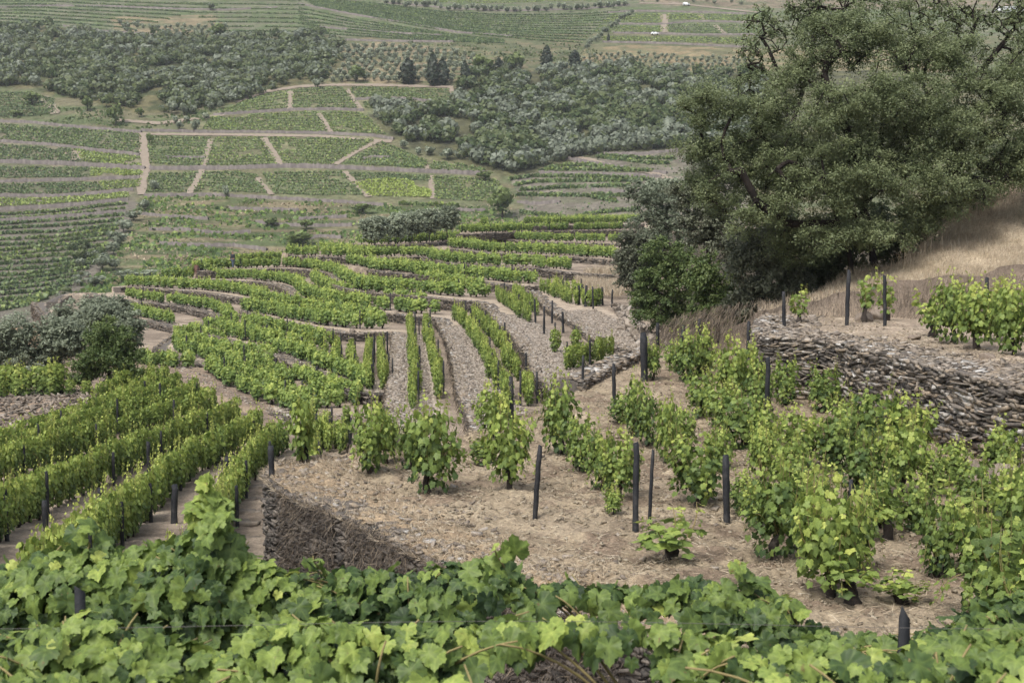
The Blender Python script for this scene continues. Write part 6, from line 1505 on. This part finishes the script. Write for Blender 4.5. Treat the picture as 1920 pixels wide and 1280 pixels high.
# dead grass hanging over the knoll wall, tufts along its rim
s = resample(KFRONT, .02); t = unit(np.gradient(s, axis=0)); o = np.stack([t[:, 1], -t[:, 0]], 1)
k = grng.integers(0, len(s), 16000); dens = vnoise(k * .02 * 1.1, k * 0, 13) > .26; k = k[dens]; n = len(k)
dz = grng.random(n) ** 1.3 * 1.5; P = np.c_[s[k] + o[k] * grng.uniform(.03, .16, (n, 1)), -K_H - dz + .06]
D = np.c_[o[k] * grng.uniform(.1, .9, (n, 1)) + grng.normal(0, .5, (n, 2)), -.8 + grng.normal(0, .6, n)]
G = Geo(); G.add(*blades(P, grng.uniform(.06, .26, n), .004, D, grng, np.clip(grng.normal(.38, .2, n) - .1 * dz + .15, 0, 1)))
tag(G.out('dead_grass', M_DKGRASS), 'dark dead grass hanging over the knoll wall', 'dead grass', None, 'stuff')
k = grng.integers(0, len(s), 9000); n = len(k); P2 = s[k] - o[k] * (grng.random((n, 1)) ** 1.6 * 1.6 - .12); P = np.c_[P2, ground(P2[:, 0], P2[:, 1]) * 0 - K_H + .0]
P[:, 2] = np.maximum(ground(P2[:, 0], P2[:, 1]), -K_H - .05)
D = np.c_[o[k] * grng.uniform(-.2, .9, (n, 1)) + grng.normal(0, .5, (n, 2)), grng.uniform(.05, .9, n)]
G = Geo(); G.add(*blades(P, grng.uniform(.06, .2, n), .0035, D, grng, np.clip(grng.normal(.55, .18, n), 0, 1)))
# dry grass over the right slope and bank
hp2 = ond(np.array([1300, 1440, 1600, 1690, 1800, 1920, 2150, 2300, 2000, 1900, 1850, 1780, 1690, 1500, 1330.]), np.array([618, 590, 549, 527, 518, 498, 485, 300, 250, 330, 390, 450, 505, 560, 600.]), np.array([48, 42.2, 41.6, 41.2, 40.2, 38.2, 36.5, 46, 53, 51, 49.5, 47.5, 46, 45, 48.]))[:, :2]
p = scatter_in(hp2, 90000, grng); p = p[(vnoise(p[:, 0] * 1.5, p[:, 1] * 1.5, 15) > .18) & (dist_line(HEDGE[:, :2], p[:, 0], p[:, 1]) > .45)]; n = len(p); z = ground(p[:, 0], p[:, 1])
G.add(*blades(np.c_[p, z - .02], grng.uniform(.10, .34, n) * (.7 + .6 * vnoise(p[:, 0] * .8, p[:, 1] * .8, 16)), .0045, np.c_[grng.normal(0, .35, (n, 2)), np.ones(n)], grng, np.clip(grng.normal(.56, .17, n), 0, 1)))
# tall wild oats along the brow
br = ond(np.array([1690, 1740, 1780, 1820, 1850, 1890, 1925, 1980.]), np.array([515, 488, 458, 430, 402, 372, 340, 290.]), np.array([43.5, 44.5, 45.3, 46.4, 47.2, 48.2, 49.2, 50.4]))
k = grng.random(420) * 7; P = np.stack([np.interp(k, np.arange(8), br[:, q]) for q in range(3)], 1)[:, :2] + grng.normal(0, .35, (420, 2)); z = ground(P[:, 0], P[:, 1])
hgt = grng.uniform(.5, 1.05, 420); D = np.c_[grng.normal(0, .16, (420, 2)), np.ones(420)]
G.add(*blades(np.c_[P, z], hgt, .006, D, grng, np.clip(grng.normal(.62, .12, 420), 0, 1)))
for q in range(6):
    PP = np.c_[P, z] + unit(D) * (hgt * (.72 + .05 * q))[:, None] + grng.normal(0, .03, (420, 3)); G.add(*blades(PP, .06, .008, np.c_[grng.normal(0, .8, (420, 2)), grng.uniform(-.9, .3, 420)], grng, np.clip(grng.normal(.75, .12, 420), 0, 1)))
# the patch of yellow grass by the thicket
yp = ond(np.array([1075, 1110, 1150, 1175, 1178, 1150, 1110.]), np.array([528, 521, 517, 519, 545, 552, 545.]), np.array([108, 110, 112, 112, 92, 90, 95.]))[:, :2]
p = scatter_in(yp, 16000, grng); n = len(p); z = np.maximum(ground(p[:, 0], p[:, 1]), -6.0)
G.add(*blades(np.c_[p, z - .02], grng.uniform(.3, .7, n), .012, np.c_[grng.normal(0, .3, (n, 2)), np.ones(n)], grng, np.clip(grng.normal(.6, .15, n), 0, 1)))
# grassy rims of the terraces and of the big wall
for nm in list(ORDER):
    s2 = resample(TOP[nm], .05); dd = np.linalg.norm(s2, axis=1); t2 = unit(np.gradient(s2, axis=0)); o2 = np.stack([t2[:, 1], -t2[:, 0]], 1)
    n = int(len(s2) * .9); k = grng.integers(0, len(s2), n); q = s2[k] + o2[k] * grng.uniform(-.35, .12, (n, 1)); 
    G.add(*blades(np.c_[q, np.full(n, -LEVEL[nm])], grng.uniform(.1, .3, n), .010, np.c_[o2[k] * grng.uniform(-.2, 1.2, (n, 1)) + grng.normal(0, .3, (n, 2)), grng.uniform(-.3, 1, n)], grng, np.clip(grng.normal(.48, .15, n), 0, 1)))
tag(G.out('dry_grass', M_STRAW), 'dry straw-coloured grass on slopes, brows and terrace edges', 'dry grass', None, 'stuff')
# dead grass on the faces of the terrace walls and of the earth bank
G = Geo()
for nm in list(ORDER):
    s2 = resample(TOP[nm], .05); t2 = unit(np.gradient(s2, axis=0)); o2 = np.stack([t2[:, 1], -t2[:, 0]], 1); n = int(len(s2) * 1.1); k = grng.integers(0, len(s2), n)
    k = k[vnoise(k * .05 * .35, k * 0, len(nm) + 3) > .38]; n = len(k)
    G.add(*blades(np.c_[s2[k] + o2[k] * grng.uniform(.05, .2, (n, 1)), -LEVEL[nm] - grng.random(n) * .7], grng.uniform(.2, .5, n), .012, np.c_[o2[k] * .3 + grng.normal(0, .2, (n, 2)), -np.ones(n)], grng, np.clip(grng.normal(.5, .2, n), 0, 1)))
hl = resample(HEDGE[:, :2], .03); hz_ = np.interp(np.linspace(0, 1, len(hl)), np.linspace(0, 1, len(HEDGE)), HEDGE[:, 2]); t2 = unit(np.gradient(hl, axis=0)); o2 = np.stack([t2[:, 1], -t2[:, 0]], 1)
n = 9000; k = grng.integers(0, len(hl), n); q = hl[k] + o2[k] * grng.uniform(-.15, .3, (n, 1))
G.add(*blades(np.c_[q, hz_[k] - grng.random(n) * 1.1], grng.uniform(.15, .5, n), .006, np.c_[o2[k] * .4 + grng.normal(0, .3, (n, 2)), -np.ones(n) + grng.normal(0, .4, n)], grng, np.clip(grng.normal(.62, .2, n), 0, 1)))
tag(G.out('dead_grass', M_DKGRASS), 'dark dead grass on the terrace walls and on the earth bank', 'dead grass', None, 'stuff')
# slate rubble on the strips, walks and banks
G = Geo()
for nm, w, dens in (('E4', 1.7, 90), ('E5', 2.0, 90), ('E6', 2.0, 90), ('E5R', 2.6, 60), ('E1', 1.2, 14), ('E3', 1.5, 12), ('E2', 1.2, 12)):
    L = TOP[nm]; L = L[L[:, 1] < 84]
    if len(L) < 2: continue
    s2 = resample(L, .1); t2 = unit(np.gradient(s2, axis=0)); o2 = np.stack([t2[:, 1], -t2[:, 0]], 1); n = int(len(s2) * .1 * w * dens); k = grng.integers(0, len(s2), n)
    u = grng.random(n); q = s2[k] - o2[k] * (u * w)[:, None] + grng.normal(0, .05, (n, 2)); z = np.maximum(ground(q[:, 0], q[:, 1]), -LEVEL[nm] - .03); z = np.where(u * w < .6, np.maximum(z, -LEVEL[nm] + .01), z)
    V, F = chips(q, z, .025, .085, grng, .3, .012); G.add(V, F, np.repeat(np.clip(grng.normal(.68, .2, n), 0, 1), 8))
p = scatter_in(onz(A('-60,840 60,846 180,822 235,760 200,745 0,752 -60,750')[:, 0], A('-60,840 60,846 180,822 235,760 200,745 0,752 -60,750')[:, 1], 8.8)[:, :2], 3200, grng); z = ground(p[:, 0], p[:, 1]); V, F = chips(p, z, .04, .17, grng, .45); G.add(V, F, np.repeat(np.clip(grng.normal(.38, .22, len(p)), 0, 1), 8))
s2 = resample(RTOP, .1); t2 = unit(np.gradient(s2, axis=0)); o2 = np.stack([t2[:, 1], -t2[:, 0]], 1); k = grng.integers(0, len(s2), 1700); q = s2[k] - o2[k] * (grng.random((1700, 1)) ** 2 * 1.7); z = np.maximum(ground(q[:, 0], q[:, 1]), -R_H - .02); V, F = chips(q, z, .03, .13, grng, .25); G.add(V, F, np.repeat(np.clip(grng.normal(.5, .22, 1700), 0, 1), 8))
rb = ond(np.array([1150, 1180, 1215, 1265, 1240, 1195.]), np.array([552, 560, 590, 622, 640, 615.]), np.array([86, 80, 68, 55, 56, 64.]))[:, :2]; p = scatter_in(rb, 1500, grng); z = ground(p[:, 0], p[:, 1]); V, F = chips(p, z, .06, .3, grng, .5, .03); G.add(V, F, np.repeat(np.clip(grng.normal(.5, .25, len(p)), 0, 1), 8))
tag(G.out('slate_rubble', M_SLATE), 'slate rubble on the terrace walks, strips and banks', 'rubble', None, 'stuff')
# single rocks
def rock(loc, r, label, seed, mat=None, name='rock', cat='rock'):
    rng = np.random.default_rng(seed); n = 30; m = 18
    th = np.linspace(0, math.pi, m); ph = np.linspace(0, 2 * math.pi, n, endpoint=False)
    T_, P_ = np.meshgrid(th, ph, indexing='ij'); d = np.stack([np.sin(T_) * np.cos(P_), np.sin(T_) * np.sin(P_), np.cos(T_)], -1)
    pl = unit(rng.normal(0, 1, (18, 3))); q = rng.uniform(.55, 1, 18); dots = np.maximum(d @ pl.T, 1e-3); rad = np.minimum((q / dots).min(-1), 1.25)
    rad = rad * (1 + .09 * (vnoise(P_ * 2.2 + seed, T_ * 5, seed) - .5)); V = d * rad[..., None] * np.array(r); i = np.arange(m - 1)[:, None] * n; j = np.arange(n)[None]; F = np.stack([i + j, i + n + j, i + n + (j + 1) % n, i + (j + 1) % n], -1).reshape(-1, 4)
    G = Geo(); G.add(V.reshape(-1, 3), F, np.clip(.45 + .3 * rng.normal(0, 1, m * n) * .3, 0, 1)); o = G.out(name, mat or M_ROCK); o.location = loc; o.rotation_euler = (0, 0, rng.uniform(0, 6)); return tag(o, label, cat)
def at_level(px, py, h, dz=0): q = onz(px, py, h); return (q[0], q[1], q[2] + dz)
rock(at_level(661, 624, 7.8, .05), (.28, .24, .2), 'pale rounded rock on the edge of the walk above the single vines', 1, M_SLATE)
rock(at_level(1646, 598, R_H, .15), (.36, .3, .3), 'pale beige boulder behind the thin vine on the right terrace', 2)
rock(at_level(1622, 604, R_H, .08), (.32, .26, .24), 'grey mossy boulder left of the beige one', 3)
rock(at_level(1848, 672, R_H, .03), (.2, .16, .13), 'small brown stone on the rim of the big wall', 4)
rock(at_level(1712, 636, R_H, .03), (.2, .16, .1), 'flat brown stone on the right terrace, left of the leafy vines', 5)
q = onz(1838, 915, K_H); rock((q[0], q[1] + .35, -K_H + .05), (.6, .45, .45), 'large bare bedrock outcrop under the big wall', 6, name='bedrock_outcrop')
q = onz(1905, 925, K_H); rock((q[0], q[1] + .4, -K_H + .05), (.6, .45, .36), 'second bedrock outcrop under the big wall, at the picture edge', 7, name='bedrock_outcrop')
rock(at_level(1084, 642, 6.6, .05), (.4, .3, .15), 'flat pale stones lying on the yellow-grass terrace', 8, M_SLATE)
for i, (px, py) in enumerate([(1230, 640), (1262, 622), (1200, 585), (1218, 606), (1165, 560), (1245, 630)]):
    q = ond(px, py, 56 if px > 1220 else 70); rock((q[0], q[1], gz(q[0], q[1]) + .05), (.32, .26, .18), 'loose grey rock at the foot of the thicket, beside the wide walk', 20 + i, M_SLATE).__setitem__('group', 'loose rocks at the foot of the thicket')
# steps
def steps(pts, label, w, d0):
    root = empty('stone_steps', pts[0]); tag(root, label, 'steps')
    for i, q in enumerate(pts):
        rng = np.random.default_rng(i + 50); sh = rng.uniform(.7, 1.1); V, F = boxes(np.array([[rng.normal(0, .06), 0, -.06], [w * .36, .1, -.07], [-w * .38, -.08, -.08]]), np.array([[w * .3 * sh, .06 * rng.normal(), 0], [w * .13, .03, 0], [w * .12, -.04, .01]]), np.array([[-.05, d0 / 2.4, 0], [.03, d0 / 4, 0], [.02, d0 / 3.5, 0]]), np.array([[0, 0, .07], [0, 0, .06], [0, 0, .06]]), rng, .22)
        G = Geo(); G.add(V, F, .42); G.out('step', M_SLATE, parent=root, loc=np.array(q) - np.array(pts[0]))
steps([at_level(532, 686, 8.8, .1), at_level(537, 682, 8.7, .1), at_level(541, 678, 8.55, .1), at_level(545, 675, 8.4, .1)], 'flat pale stone steps in the long wall left of the single vines', 1.0, .4)
pp = []
for px, py in [(446, 1008), (450, 985), (458, 962), (468, 938), (478, 915)]:
    q2 = low_ground(np.array([[px, py]]))[0]; pp.append((q2[0], q2[1], gz(*q2) + .04))
steps(pp, 'worn stone steps in the narrow passage beside the knoll wall', .9, .45)
# ------------------------------------------------------------------ the air
hv = np.array([(a, b, c) for c in (-60, 300) for b in (-30, 1330) for a in (-760, 760)], float)
hz = mk('haze', hv, np.array([[0, 2, 3, 1], [4, 5, 7, 6], [0, 1, 5, 4], [2, 6, 7, 3], [0, 4, 6, 2], [1, 3, 7, 5]]), [])
mz = bpy.data.materials.new('haze'); mz.use_nodes = True; nn = mz.node_tree.nodes
nn.remove(nn['Principled BSDF']); pv = nn.new('ShaderNodeVolumePrincipled')
pv.inputs['Color'].default_value = (.93, .96, 1.0, 1); pv.inputs['Density'].default_value = .00012; pv.inputs['Anisotropy'].default_value = .2
mz.node_tree.links.new(pv.outputs[0], nn['Material Output'].inputs['Volume'])
hz.data.materials.append(mz); tag(hz, kind='stuff')
